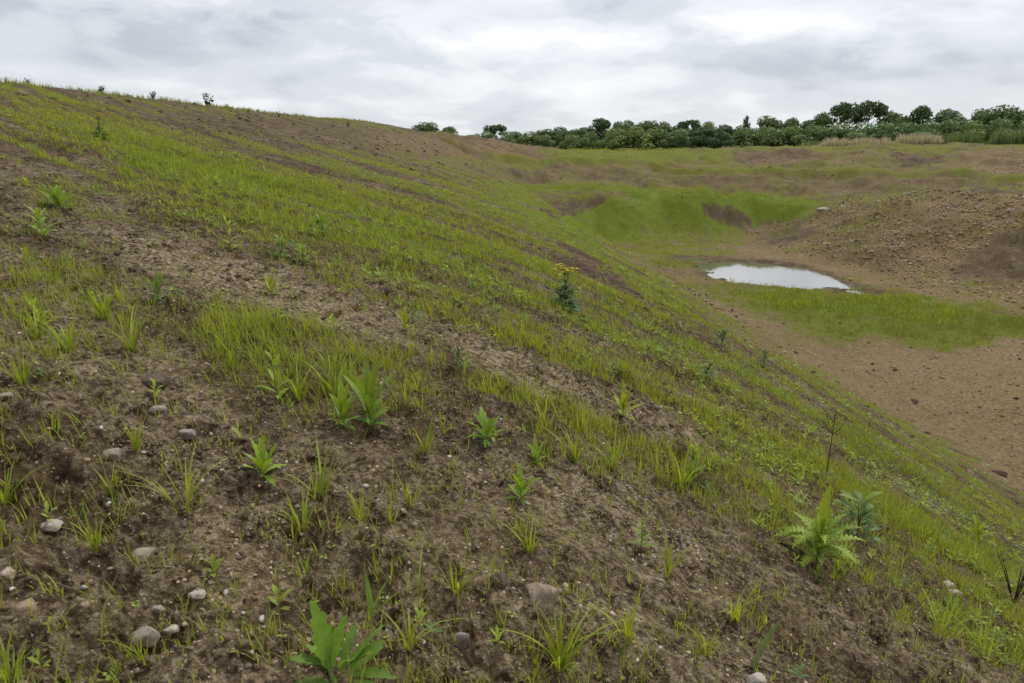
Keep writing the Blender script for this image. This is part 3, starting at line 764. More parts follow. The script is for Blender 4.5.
def weed(px, py, hp, wp, style, col, lab, cat='weed', name='leafy_weed', group='weeds growing on the bank', seed=None, off=0.0):
    p = hit(px, py); s = depth_of(p) / F
    H, Wd = hp * s, wp * s
    R = random.Random(seed if seed is not None else int(px * 7 + py * 13))
    root = link(name, None, None, p); root.empty_display_size = .05
    tag(root, lab, cat, group)
    st, lf, heads = Acc(), Acc(), []
    jit = lambda c, a=.16: tuple(np.array(c) * R.uniform(1 - a, 1 + a))
    young = (lambda c, k: tuple(np.array(c) * .8)) if col is DG else (lambda c, k: tuple(np.array(c) * (1 - k) + np.array(YG) * k))
    if style == 'upright':            # alternate lance leaves up a stem
        sp = stem_path(H * .8, .10, R); st.add(*tube(sp, np.linspace(.010, .004, 7) * H ** .7 * .9, 6, (.16, .17, .05)))
        n = 13
        for i in range(n):
            t = (i + .5) / n; q = sp[min(int(t * 6), 5)] * (1 - (t * 6) % 1) + sp[min(int(t * 6) + 1, 6)] * ((t * 6) % 1)
            L = Wd * (.62 - .28 * t) * R.uniform(.85, 1.15)
            lf.add(*leaf(i * 2.4 + R.uniform(-.4, .4), .45 + .85 * t, L, L * .26, .9 - .3 * t, 4, .28, base=q, tint=jit(young(col, t * .55)), peak=.4))
    elif style == 'lance':            # crowded tuft of lance leaves
        st.add(*tube(stem_path(H * .3, .08, R), np.linspace(.010, .006, 7) * H ** .7, 6, (.16, .17, .05)))
        n = 15
        for i in range(n):
            t = i / (n - 1); L = (H * (.62 + .28 * t)) * R.uniform(.8, 1.1)
            el = .35 + 1.05 * t + R.uniform(-.1, .1)
            lf.add(*leaf(i * 2.4 + R.uniform(-.3, .3), min(el, 1.5), L * (.95 if el > 1 else .8 * Wd / H), L * .17, .75 - .35 * t, 0, 0, 9, base=(0, 0, H * .28 * t), tint=jit(young(col, t * .4)), peak=.42, fold=.4))
    elif style == 'lobed':            # rosette of toothed leaves
        n = 16
        st.add(*tube(stem_path(H * .22, .05, R), np.linspace(.011, .008, 7) * H ** .7, 6, (.15, .17, .05)))
        for i in range(n):
            t = i / (n - 1); el = .3 + 1.1 * t
            L = (Wd * .55 * (1 - t) + H * .92 * t) * R.uniform(.85, 1.1)
            lf.add(*leaf(i * 2.4 + R.uniform(-.6, .6), min(el, 1.45) + R.uniform(-.15, .1), L, L * R.uniform(.24, .34), R.uniform(.5, 1.3) - .4 * t, 5, .42, base=(0, 0, H * .15 * t), tint=jit(young(col, t * .35), .3), peak=.55, fold=R.uniform(.1, .6), twist=R.uniform(-.6, .6)))
    elif style == 'fern':             # deeply cut leaves arching outward round an upright spear
        for i in range(30):
            L = Wd * .52 * R.uniform(.75, 1.1)
            lf.add(*leaf(i * 2.4 + R.uniform(-.3, .3), R.uniform(.6, 1.35), L, L * .32, R.uniform(.9, 2.0), 11, .88, base=(0, 0, H * .08 + .004 * i), tint=jit(young(col, R.random() * .5), .35), peak=.5, fold=R.uniform(-.1, .5), twist=R.uniform(-.6, .6)))
        st.add(*tube(stem_path(H * .62, .02, R), np.linspace(.011, .005, 7) * H ** .7, 6, (.15, .17, .05)))
        lf.add(*leaf(1.2, 1.52, H * .58, H * .15, .05, 5, .22, base=(0, 0, H * .46), tint=jit(young(col, .6), .05), peak=.45, fold=.3))
        for i in range(5): lf.add(*leaf(i * 2.4, 1.1, H * .3, H * .1, .5, 4, .5, base=(0, 0, H * (.3 + .05 * i)), tint=jit(young(col, .5))))
    elif style == 'bushy':            # dense leafy mound on short stems
        for i in range(46):
            a = i * 2.4; t = (i + .5) / 46; rb = Wd * R.uniform(.02, .28) * (1 - .6 * t)
            q = (math.sin(a) * rb, math.cos(a) * rb, H * .74 * t)
            L = Wd * R.uniform(.18, .36)
            lf.add(*leaf(a + R.uniform(-.4, .4), R.uniform(-.2, .8) + .6 * t, L, L * R.uniform(.28, .44), R.uniform(.4, 1.3), 3, .3, base=q, tint=jit(young(col, max(0, t - .6) * .9), .35), twist=R.uniform(-.7, .7)))
        for i in range(4): st.add(*tube(stem_path(H * .7, .25, R), np.linspace(.010, .004, 7) * H ** .7, 5, (.12, .11, .04)))
    elif style == 'ragwort':          # dark leafy base, bare stem, cluster of yellow flower heads
        hb = H * off
        for i in range(56):
            a = i * 2.4; t = (i + .5) / 40; L = Wd * R.uniform(.26, .46) * (1 - .3 * t); rb = R.uniform(0, .24) * Wd * (1 - .5 * t)
            lf.add(*leaf(a + R.uniform(-.9, .9), R.uniform(-.4, .6) + .4 * t, L, L * R.uniform(.4, .6), R.uniform(.3, 1.3), 3, .3, base=(math.sin(a) * rb, math.cos(a) * rb, hb * .85 * t), tint=jit(col, .45), twist=R.uniform(-.7, .7)))
        for k in range(3):
            sp = stem_path(H * R.uniform(.80, 1.0), .22, R); st.add(*tube(sp, np.linspace(.008, .004, 7) * H ** .7, 5, (.10, .12, .035)))
            for j in range(3):
                L = Wd * .24; lf.add(*leaf(R.uniform(0, 6), .8, L, L * .3, .6, 3, .4, base=sp[3 + j % 2], tint=jit(col)))
            for j in range(5):
                c0 = sp[-1] + np.array((R.gauss(0, .11), R.gauss(0, .11), R.gauss(.0, .06))) * H * 1.1
                st.add(*tube([sp[-2], (sp[-2] + c0) * .5 + np.array((0, 0, -.004)), c0], [.003 * H ** .5] * 3, 4, (.12, .14, .04)))
                fh = Acc()
                for u in range(9):
                    fh.add(*leaf(u * .7, R.uniform(.1, .5), H * .05, H * .026, .3, 0, 0, 3, base=c0, tint=(.80, .60, .015)))
                heads.append(fh)
    elif style == 'spiky':            # thistle-like spire of narrow dark leaves
        sp = stem_path(H * .9, .05, R); st.add(*tube(sp, np.linspace(.010, .005, 7) * H ** .7, 5, (.10, .12, .04)))
        for i in range(44):
            t = (i + .5) / 44; L = Wd * R.uniform(.5, .72) * (1 - .4 * t)
            lf.add(*leaf(i * 2.4, .5 + .8 * t, L, L * .26, .5, 3, .4, base=(0, 0, H * .85 * t), tint=jit(col, .25)))
    elif style == 'stalk':            # dry bare stalk with a few twigs and seed heads
        sp = stem_path(H, .12, R); st.add(*tube(sp, np.linspace(.010, .004, 7) * H ** .6 * .8, 5, (.085, .05, .032)))
        for i in range(6):
            t = R.uniform(.3, .95); q = sp[int(t * 6)]; a = R.uniform(0, 6.28)
            e = q + np.array((math.cos(a), math.sin(a), 1.1)) * H * R.uniform(.08, .16)
            st.add(*tube([q, (q + e) / 2 + np.array((0, 0, -.01)) * H, e], [.005 * H ** .6, .004 * H ** .6, .003 * H ** .6], 4, (.085, .05, .032)))
            for j in range(4): lf.add(*leaf(R.uniform(0, 6), .6, H * .07, H * .025, .4, 0, 0, 4, base=e, tint=(.07, .085, .03)))
        for i in range(6):
            L = H * .17; lf.add(*leaf(i * 1.1, .5, L, L * .3, .8, 3, .3, base=(0, 0, H * .02), tint=(.13, .08, .035) if i % 2 else (.09, .12, .03)))
    elif style == 'twiggy':           # several dark reddish bare stems from one root
        for k in range(8):
            a = R.uniform(0, 6.28); l = R.uniform(.12, .5); h = H * R.uniform(.6, 1)
            sp = [np.array((math.cos(a) * l * Wd * t, math.sin(a) * l * Wd * t, h * (t ** .8) - .01)) for t in np.linspace(0, 1, 6)]
            st.add(*tube(sp, np.linspace(.014, .004, 6) * H ** .6 * .8, 5, (.07, .036, .026)))
            for j in range(5):
                q = sp[1 + j % 5]; L = H * R.uniform(.1, .18)
                lf.add(*leaf(R.uniform(0, 6.28), R.uniform(.2, 1.0), L, L * .32, .6, 3, .3, base=q, tint=jit((.10, .12, .03), .3) if R.random() < .7 else (.15, .07, .035)))
    elif style == 'shoots':           # sparse shoots seen against the sky
        for k in range(6):
            a = R.uniform(0, 6.28); l = R.uniform(.1, .45); h = H * R.uniform(.45, 1)
            sp = [np.array((math.cos(a) * l * Wd * t, math.sin(a) * l * Wd * t, h * t - .02)) for t in np.linspace(0, 1, 6)]
            st.add(*tube(sp, np.linspace(.008, .005, 6) * H ** .6, 4, (.05, .06, .025)))
            for j in range(15):
                q = sp[min(1 + j // 3, 5)]; L = H * R.uniform(.2, .36)
                lf.add(*leaf(R.uniform(0, 6.28), R.uniform(.2, 1.2), L, L * .48, .6, 0, 0, 4, base=q, tint=jit(col, .3)))
    if st.v: link('stem', st.mesh('stem', M_STEM), root)
    if lf.v: link('leaves', lf.mesh('leaves', M_LEAF), root)
    for fh in heads: link('flower_head', fh.mesh('flower_head', M_LEAF), root)
    return root

WEEDS = [
    (60, 208, 26, 56, 'lobed', MG, 'broad low weed with long green leaves on the grassy edge of the upper bank'),
    (43, 237, 32, 46, 'upright', LG, 'yellow-green leafy weed just below the broad low weed'),
    (231, 250, 44, 26, 'upright', YG, 'narrow upright pale weed at the top edge of the crusted soil'),
    (322, 236, 26, 30, 'bushy', MG, 'compact dark green weed with a yellow-green tip in the grassy slope'),
    (303, 264, 24, 26, 'bushy', LG, 'small leafy weed with a yellow topped heart, downhill of the compact dark weed'),
    (281, 258, 26, 26, 'bushy', MG, 'rounded dull green weed beside the yellow hearted weed'),
    (158, 300, 30, 32, 'lance', BG, 'pale weed with arching strap leaves on the crusted soil'),
    (272, 295, 24, 40, 'lance', YG, 'spreading yellow-green weed below the crusted soil strip'),
    (405, 330, 24, 18, 'lance', YG, 'tiny yellow-green weed on the bare soil track under the grassy slope'),
    (277, 400, 66, 40, 'upright', LG, 'tall upright weed with lobed leaves along its stem'),
    (344, 427, 46, 44, 'lance', LG, 'bright tuft shaped weed with lance leaves standing in front of a taller one'),
    (371, 427, 68, 50, 'lance', MG, 'taller lance leaved weed close behind the bright tuft shaped one'),
    (263, 476, 38, 36, 'lobed', LG, 'jagged leaved pale seedling on the bare soil beside tall grass'),
    (487, 442, 34, 36, 'lobed', MG, 'low toothed weed at the upper end of the grassy strip'),
    (536, 464, 28, 24, 'lance', LG, 'small lance leaved weed directly uphill of the toothed fresh seedling'),
    (521, 499, 34, 30, 'lobed', LG, 'fresh toothed seedling alone on the brown soil in the middle'),
    (623, 417, 34, 44, 'lance', YG, 'yellow-green branching weed on the wrinkled bare track'),
    (641, 547, 40, 26, 'upright', MG, 'slight upright weed on dark soil below the grassy strip'),
    (457, 370, 26, 28, 'upright', DG, 'small dark leaved weed on the open soil above the grassy strip'),
    (857, 536, 52, 62, 'bushy', BG, 'blue-green leafy weed behind the ferny one'),
    (816, 568, 90, 86, 'fern', (.215, .32, .035), 'big ferny weed with one upright spear leaf'),
    (977, 540, 26, 36, 'lance', YG, 'yellow tipped weed in the lower grassy slope near the frame edge'),
]

def build_weeds():
    for w in WEEDS: weed(*w)
    weed(565, 309, 50, 44, 'ragwort', DG, 'dark leafy weed with yellow flower heads alone in the middle of the slope', 'wildflower', 'flowering_weed', None, off=.36)
    weed(101, 141, 27, 19, 'ragwort', DG, 'small dark weed with a few yellow flowers high on the bank', 'wildflower', 'flowering_weed', None, off=.36)
    for a in ((721, 349, 22, 24, 'dark spiky weed near the foot of the bank, uphill of its slimmer twin'), (764, 367, 22, 17, 'slim dark upright weed at the foot of the bank'),
              (707, 379, 18, 24, 'ragged low dark weed on the grassy slope below the dark spiky weed')):
        weed(*a[:4], 'bushy', DG, a[4], 'weed', 'spiky_weed', 'dark weeds at the foot of the bank')
    weed(826, 478, 76, 20, 'stalk', DG, 'dry dark stalk with sparse twigs standing in the grassy slope', 'dead stalk', 'dry_stalk', None)
    weed(1013, 607, 58, 46, 'twiggy', DG, 'dark reddish twiggy plant at the edge of the frame', 'plant', 'twiggy_plant', None)
    for (px, py, h, w, c, lab) in ((15, 81, 10, 8, DG, 'small dark shoot on the skyline, farthest up the crest'), (28, 83, 6, 9, (.16, .07, .05), 'low reddish shoot on the skyline beside the first dark shoot'),
                           (80, 89, 5, 6, DG, 'tiny dull shoot on the crest between the reddish shoot and the bushy ones'), (102, 92, 9, 8, DG, 'bushy dark shoot on the crest above the small yellow flowered weed'),
                           (131, 95, 5, 7, MG, 'low pale green shoot on the crest'), (153, 98, 8, 8, DG, 'dark two stemmed shoot on the crest left of the crest bush'),
                           (207, 105, 12, 20, DG, 'widest leafy bush on the crest of the bank'), (228, 108, 6, 9, MG, 'small green shoot just right of the crest bush'),
                           (248, 111, 5, 8, MG, 'low green shoot on the crest, second past the bush'), (279, 115, 5, 8, MG, 'small pale shoot on the crest halfway to the isolated trees'),
                           (348, 125, 5, 5, DG, 'tiny dark shoot on the crest, last before the isolated trees')):
        p = None
        weed(px, py + 1.4, h * .95, w * 1.0, 'shoots', c, lab, 'shoot', 'crest_shoot', 'shoots along the crest of the bank')
    build_big_weed(); build_long_blade()

def build_big_weed():
    p = hit(336, 688); s = depth_of(p) / F * .93
    root = link('leafy_weed', None, None, p); tag(root, 'large bright broad leaved weed cut off by the bottom of the picture', 'weed', 'weeds growing on the bank')
    st, lf = Acc(), Acc()
    G = (.145, .265, .024)
    st.add(*tube([(0, 0, -.01), (-.01, 0, .05), (-.02, .01, .10)], [.006, .005, .004], 7, (.15, .2, .05)))
    def add(azd, el, Lp, wr, droop, lob, cut, base, k=1.0, peak=.5):
        L = Lp * s; lf.add(*leaf(math.radians(azd), el, L, L * wr, droop, lob, cut, 12, base=base, tint=tuple(np.array(G) * k), peak=peak, fold=.22))
    R = random.Random(21)
    add(-55, 1.42, 82, .38, .22, 5, .40, (-.012, .0, .05), 1.15, .42)       # the tall lobed leaf
    add(35, 1.32, 60, .32, .45, 4, .34, (-.005, .0, .05), 1.25)
    for (azd, el, Lp, wr, dz, bx, k) in ((-95, .75, 50, .40, .045, -.01, .85), (-110, .3, 46, .40, .02, -.01, .65), (80, .72, 56, .36, .05, .02, .9), (68, 1.0, 60, .36, .04, .02, 1.05), (100, .4, 56, .30, .03, .03, .8),
                                         (15, .85, 50, .36, .03, .01, .75), (150, .55, 44, .34, .02, 0, .95), (-150, .5, 42, .36, .02, -.01, .8), (112, .15, 46, .30, .015, .03, .7), (-30, .6, 44, .36, .02, -.01, .65),
                                         (130, 1.2, 38, .34, .05, .012, 1.25), (-75, 1.1, 40, .36, .05, -.01, 1.05), (50, .5, 48, .34, .02, .02, .7), (170, .9, 32, .34, .03, .01, 1.1), (-125, .9, 34, .34, .04, -.01, .95), (95, .95, 40, .32, .05, .02, 1.15)):
        L = Lp * s * R.uniform(.9, 1.08)
        lf.add(*leaf(math.radians(azd), el, L, L * wr, R.uniform(.4, .95), 5, R.uniform(.26, .42), 12, base=(bx, R.uniform(-.015, .015), dz), tint=tuple(np.array(G) * k * R.uniform(.85, 1.15)), peak=R.uniform(.45, .6), fold=R.uniform(.1, .5), twist=R.uniform(-.5, .5)))
    link('stem', st.mesh('stem', M_STEM), root); link('leaves', lf.mesh('leaves', M_LEAF), root)
    # the long pale shoot growing through its side
    p = hit(362, 672); s = depth_of(p) / F
    root = link('grass_shoot', None, None, p); tag(root, 'tall pale shoot with a split leaf rising beside the large broad leaved weed', 'shoot')
    st, lf = Acc(), Acc()
    sp = [np.array((.10 * t ** 1.2 * 110 * s * 1.2, 0, 66 * s * t - .01)) for t in np.linspace(0, 1, 6)]
    st.add(*tube(sp, np.linspace(.004, .0025, 6), 6, (.28, .24, .07)))
    for (azd, el, Lp, wr) in ((70, 1.25, 46, .13), (95, .95, 48, .11), (-30, 1.45, 50, .12), (60, .7, 24, .2)):
        lf.add(*leaf(math.radians(azd), el, Lp * s, Lp * s * wr, .25, 0, 0, 10, base=sp[-1] if wr < .18 else sp[3], tint=(.19, .30, .04), fold=.5))
    link('stem', st.mesh('stem', M_STEM), root); link('leaves', lf.mesh('leaves', M_LEAF), root)

def build_long_blade():
    p = hit(753, 668); s = depth_of(p) / F
    v, q, c = leaf(math.radians(75), 1.25, 66 * s, 7 * s, .35, 0, 0, 14, tint=(.15, .21, .075), peak=.35, fold=.5, base=(0, 0, -.008))
    tag(link('sedge_shoot', make_mesh('sedge_shoot', v, q, None, M_LEAF, c), None, p), 'long single grey-green blade leaning over a white stone at the bottom edge', 'grass blade')
# ------------------------------------------------------------------ stones
import bmesh
def ico(sub):
    bm = bmesh.new(); bmesh.ops.create_icosphere(bm, subdivisions=sub, radius=1.0)
    v = np.array([x.co[:] for x in bm.verts]); f = np.array([[l.index for l in p.verts] for p in bm.faces]); bm.free()
    return v, f
ICO1, ICO2, ICO4 = ico(1), ico(2), ico(4)

def stone_mat(name, c1, c2, c3, rough=.85):
    m, t, b = new_mat(name); co = t.new('ShaderNodeTexCoord').outputs['Object']
    n1 = t.noise(co, 22, 5, .6, .5); n2 = t.noise(co, 140, 4, .65)
    col = t.mix(t.step(n1, .38, .62), c1, c2); col = t.mix(t.step(n2, .5, .7, 0, .8), col, c3); col = t.mix(t.step(t.noise(co, 14, 5, .65), .44, .62, 0, .85), col, (.085, .058, .035))
    t.l.new(col, b.inputs['Base Color']); b.inputs['Roughness'].default_value = rough; b.inputs['Specular IOR Level'].default_value = .3
    bp = t.new('ShaderNodeBump'); bp.inputs['Strength'].default_value = .5; bp.inputs['Distance'].default_value = .004
    t.l.new(t.math('ADD', n1, t.math('MULTIPLY', n2, .5)), bp.inputs['Height']); t.l.new(bp.outputs[0], b.inputs['Normal'])
    return m

STONES = [  # centre pixel, width px, flatness, kind, label
    (153, 378, 28, .72, 'clod', 'brown earthy clod lying below the thin spreading grass tuft'),
    (186, 431, 16, .85, 'grey', 'small rounded grey stone beside a hole in the soil'),
    (112, 451, 22, .75, 'pale', 'pale rounded stone under the narrow grass tuft on bare soil'),
    (160, 407, 17, .5, 'grey', 'flat dull stone half sunk just below the brown clod'),
    (4, 395, 15, .55, 'pale', 'half buried pale stone at the frame edge under the dense green tuft'),
    (50, 524, 24, .55, 'white', 'flat white stone beside the leaning grass tuft'),
    (140, 551, 28, .72, 'pale', 'largest pale stone on the bare soil near the lower picture corner'),
    (4, 572, 18, .85, 'pink', 'pinkish stone cut off by the frame edge'),
    (27, 605, 22, .6, 'tan', 'tan flat stone below the pinkish edge stone'),
    (146, 632, 24, .75, 'grey', 'smooth grey pebble beside a small pale chip near the bottom'),
    (171, 628, 15, .5, 'white', 'small pale chip right next to the smooth grey pebble'),
    (208, 558, 15, .7, 'tan', 'cream stone at the edge of the crusted chalky patch'),
    (84, 604, 26, .32, 'tan', 'thin curved tan flake lying on dark soil'),
    (156, 607, 14, .6, 'grey', 'dull stone just uphill of the smooth grey pebble'),
    (198, 592, 18, .5, 'white', 'broken whitish stone under the crusted chalky patch'),
    (461, 634, 21, .9, 'grey', 'round grey cobble alone on soil right of the large leafy weed'),
    (540, 588, 37, .75, 'brown', 'large brown stone half sunk in the soil with a dark hollow beside it'),
    (500, 578, 20, .8, 'clod', 'dark clod of earth left of the large brown stone'),
    (757, 676, 24, .8, 'white', 'white rounded stone under the long leaning blade at the bottom edge'),
    (946, 583, 14, .6, 'white', 'upper of two white stones in the dark soil by the frame edge'),
    (953, 591, 16, .5, 'white', 'lower of two white stones in the dark soil by the frame edge'),
    (1010, 209, 8, .6, 'white', 'white boulder on the far stony mound'),
    (824, 208, 12, .35, 'white', 'flat white slab where the green spur meets the stony mound'),
    (783, 352, 7, .6, 'pink', 'pinkish stone on the hollow floor beside two dark clods'),
    (779, 346, 6, .7, 'clod', 'dark clod on the hollow floor just above the pinkish stone'),
    (796, 352, 6, .6, 'clod', 'dark clod on the hollow floor right of the pinkish stone'),
    (1000, 472, 14, .6, 'clod', 'dark lump of earth on the floor beside the grassy toe at the frame edge'),
    (915, 400, 7, .6, 'clod', 'dark lump of earth out on the open floor'),
]
def build_stones():
    mats = {'grey': stone_mat('grey_stone', (.20, .17, .14), (.29, .255, .22), (.12, .09, .065)), 'pale': stone_mat('pale_stone', (.22, .18, .135), (.34, .29, .235), (.13, .095, .065)),
            'white': stone_mat('white_stone', (.30, .265, .22), (.42, .38, .33), (.24, .19, .14)), 'pink': stone_mat('pink_stone', (.28, .205, .165), (.38, .30, .25), (.3, .22, .17)),
            'tan': stone_mat('tan_stone', (.20, .145, .085), (.29, .22, .145), (.2, .14, .09)), 'brown': stone_mat('brown_stone', (.15, .112, .078), (.25, .2, .15), (.32, .27, .22)),
            'clod': stone_mat('earth_clod', (.06, .042, .028), (.10, .072, .048), (.14, .105, .07))}
    for i, (px, py, wp, fl, kind, lab) in enumerate(STONES):
        p = hit(px, min(py + wp * fl * .28, 690)); s = depth_of(p) / F
        r = .55 * wp * s
        v, f = ICO4; v = v.copy(); sd = i * 7.7
        q = v * 1.15 + sd
        n = noise(q[:, 0] + q[:, 2] * .7, q[:, 1] - q[:, 2] * .6, 3) * .20 + noise(q[:, 0] * 2.3 + q[:, 2], q[:, 1] * 2.3 + q[:, 2] * 1.7, 4) * .11
        if kind == 'clod' or kind == 'brown': n = n * 1.5 + noise(q[:, 0] * 5 + q[:, 2] * 3, q[:, 1] * 5 - q[:, 2] * 3, 5) * .10
        # knock off a few flat facets
        fr = np.random.default_rng(i)
        v = v * (1 + n)[:, None]
        for _ in range(10):
            d = fr.normal(size=3); d /= np.linalg.norm(d); k = v @ d; v -= np.clip(k - fr.uniform(.55, .8), 0, None)[:, None] * d * .85
        v = v * np.array((r * fr.uniform(.95, 1.1), r * fr.uniform(.75, 1.0), r * fl))
        a = fr.uniform(-.5, .5); v[:, :2] = v[:, :2] @ np.array(((math.cos(a), -math.sin(a)), (math.sin(a), math.cos(a))))
        o = link('earth_clod' if kind == 'clod' else 'stone', make_mesh('stone', v, None, f, mats[kind]), None, p + Vector((0, 0, r * fl * (.15 if kind in ('clod', 'brown') else -.05))))
        tag(o, lab, 'clod' if kind == 'clod' else 'stone', 'single stones and clods lying on the soil')

def chips(name, label, cat, sets, mat):
    V_, T_, C_, n0 = [], [], [], 0
    v0, f0 = ICO1
    for (x, y, z, size, cols, flat) in sets:
        m = len(x)
        rot = rng.uniform(0, 6.28, m); q = v0[None] * (1 + rng.normal(0, .27, (m, len(v0)))[..., None])
        sc = np.stack([size * rng.uniform(.7, 1.3, m), size * rng.uniform(.6, 1.0, m), size * rng.uniform(flat * .6, flat * 1.3, m)], -1)
        q = q * sc[:, None, :]
        c, s_ = np.cos(rot)[:, None], np.sin(rot)[:, None]
        tl = rng.normal(0, .3, m)[:, None]; qz = q[..., 2] + q[..., 0] * tl
        q = np.stack([q[..., 0] * c - q[..., 1] * s_, q[..., 0] * s_ + q[..., 1] * c, qz], -1) + np.stack([x, y, z + size * flat * .25], -1)[:, None, :]
        V_.append(q.reshape(-1, 3)); T_.append((f0[None] + (np.arange(m) * len(v0))[:, None, None]).reshape(-1, 3) + n0); C_.append(np.repeat(cols, len(v0), 0)); n0 += m * len(v0)
    o = link(name, make_mesh(name, np.concatenate(V_), None, np.concatenate(T_), mat, np.concatenate(C_), smooth=False)); tag(o, label, cat, kind='stuff')

def build_rubble():
    m, t, b = new_mat('chip'); a = t.new('ShaderNodeAttribute', attribute_name='tint'); co = t.new('ShaderNodeTexCoord').outputs['Object']
    t.l.new(t.mix(t.step(t.noise(co, 70, 4), .4, .65, 0, .5), a.outputs['Color'], (.12, .09, .06)), b.inputs['Base Color']); b.inputs['Roughness'].default_value = .9; b.inputs['Specular IOR Level'].default_value = .2
    pal = np.array(((.46, .37, .26), (.44, .31, .175), (.22, .165, .11), (.30, .26, .22), (.55, .50, .44), (.26, .18, .11)))
    sets, cl = [], []
    def cols(n, lo, w): return pal[rng.choice(6, n, p=w)] * rng.uniform(.7, 1.1, (n, 1)) * lo
    for (n, r0, r1, power, s0, s1) in ((34000, 1.0, 5, 1.2, .0026, .0105), (5500, 3, 14, 1.0, .005, .016)):
        x, y, z, r, C, V, D, T = scatter(n, r0, r1, power); pt = sstep(-.3, .5, noise(x * 2.2, y * 2.2, 95))
        k = rng.random(n) < (.08 + .85 * D) * (1 - .7 * C) * (.25 + .75 * pt); x, y, z, r = x[k], y[k], z[k], r[k]
        s = s0 * (s1 / s0) ** (rng.random(len(x)) ** 2.0); sets.append((x, y, z, s, cols(len(x), .95, (.22, .22, .26, .12, .08, .10)), .6))
    # stony mound, far bank and floor
    x, y, z, r, C, V, D, T = scatter(60000, 26, 98, 1.6)
    pt = sstep(-.45, .4, noise(x * .5, y * .5, 96)); bank = sstep(-7.9, -7.3, z)
    k = (rng.random(len(x)) < T * (.06 + .9 * bank * pt * (T > .5)) * (1 - .6 * C)) & ~in_water(x, y); x, y, z = x[k], y[k], z[k]
    s = .035 * (.14 / .035) ** (rng.random(len(x)) ** 2.2); sets.append((x, y, z, s, cols(len(x), .95, (.12, .36, .28, .02, .03, .19)), .6))
    x, y, z, r, C, V, D, T = scatter(100000, 33, 70, 1.4, (12, 48))
    pt = sstep(-.6, .3, noise(x * .4, y * .4, 94)) * .8 + .2; bank = sstep(-8.0, -7.5, z)
    k = (rng.random(len(x)) < bank * pt * sstep(.25, .75, T) * (1 - .7 * C)) & ~in_water(x, y); x, y, z = x[k], y[k], z[k]
    s = .03 * (.12 / .03) ** (rng.random(len(x)) ** 2.4); sets.append((x, y, z, s, cols(len(x), .95, (.10, .36, .28, .02, .02, .22)), .6))
    chips('gravel', 'scattered chips of flint and chalk lying on the soil and the stony mound', 'gravel', sets, m)
    dark = np.array(((.070, .046, .028), (.100, .068, .041), (.150, .108, .070)))
    for (n, r0, r1, power, s0, s1) in ((60000, 1.0, 6, 1.1, .0025, .011), (14000, 4, 16, 1.0, .008, .030), (9000, 16, 75, 1.0, .03, .10)):
        x, y, z, r, C, V, D, T = scatter(n, r0, r1, power); pt = sstep(-.2, .5, noise(x * 1.6, y * 1.6, 97))
        k = (rng.random(n) < (1 - C) * (.3 + .7 * pt)) & ~in_water(x, y); x, y, z = x[k], y[k], z[k]
        s = s0 * (s1 / s0) ** (rng.random(len(x)) ** 1.8); cl.append((x, y, z - s * .15, s, dark[rng.integers(0, 3, len(x))] * rng.uniform(.8, 1.25, (len(x), 1)), .7))
    chips('soil_crumbs', 'crumbs and small clods of brown soil strewn over the bank', 'soil crumbs', cl, m)

# ------------------------------------------------------------------ trees beyond the far rim
def crown_mesh(kind, seed):
    """unit crown (height 1, base at 0, half width about .5): sprays of leaf-sized faces through lobes"""
    r = np.random.default_rng(seed)
    lobes = []
    if kind == 'round':
        for _ in range(11):
            a = r.uniform(0, 6.28); u = r.random(); rad = .27 * math.sqrt(r.random())
            lobes.append((math.cos(a) * rad, math.sin(a) * rad, .16 + .64 * u, r.uniform(.17, .27)))
        lobes += [(0, 0, .74, .24), (0, 0, .40, .30)]
    elif kind == 'umbrella':
        for k in range(10):
            a = r.uniform(0, 6.28); rad = .36 * math.sqrt(r.random())
            lobes.append((math.cos(a) * rad, math.sin(a) * rad, .72 + .14 * r.random() - .16 * (rad / .36) ** 2, r.uniform(.12, .17)))
        for k in range(3):
            a = r.uniform(0, 6.28); lobes.append((math.cos(a) * .3, math.sin(a) * .3, .48 + .1 * r.random(), .09))
    elif kind == 'spire':
        for k in range(9):
            u = k / 8; a = r.uniform(0, 6.28); rad = .16 * (1 - u)
            lobes.append((math.cos(a) * rad, math.sin(a) * rad, .2 + .7 * u, .24 * (1 - .62 * u)))
    elif kind == 'low':
        for _ in range(12):
            a = r.uniform(0, 6.28); rad = .36 * math.sqrt(r.random())
            lobes.append((math.cos(a) * rad, math.sin(a) * rad, .1 + .55 * r.random() * (1 - rad), r.uniform(.15, .24)))
        lobes.append((0, 0, .68, .24))
    Vs, Cs = [], []
    for li, (x, y, z, R) in enumerate(lobes):
        n = int(230 * (R / .2) ** 2)
        d = r.normal(size=(n, 3)); d /= np.linalg.norm(d, axis=1)[:, None]
        rad = R * (.62 + .42 * r.random(n) ** .6); bump = 1 + .18 * noise(d[:, 0] * 3 + li * 5, d[:, 1] * 3 + d[:, 2] * 2, 7)
        c = np.array((x, y, z)) + d * (rad * bump)[:, None] * np.array((1, 1, .85))
        nr = d + r.normal(0, .55, (n, 3)); nr /= np.linalg.norm(nr, axis=1)[:, None]
        a = np.cross(nr, r.normal(size=(n, 3))); a /= np.linalg.norm(a, axis=1)[:, None]; b = np.cross(nr, a)
        s = (r.uniform(.022, .042, n))[:, None]
        Vs.append(np.stack([c - a * s, c - b * s * .7, c + a * s, c + b * s * .7], 1).reshape(-1, 3))
        tone = r.uniform(.8, 1.2) * r.uniform(.7, 1.3, (n, 1)); Cs.append(np.repeat(tone, 4, 0))
    v = np.concatenate(Vs); tone = np.concatenate(Cs)
    v[:, 2] = np.clip(v[:, 2], .02, None); v[:, 2] /= v[:, 2].max()
    return v, np.arange(len(v)).reshape(-1, 4), tone

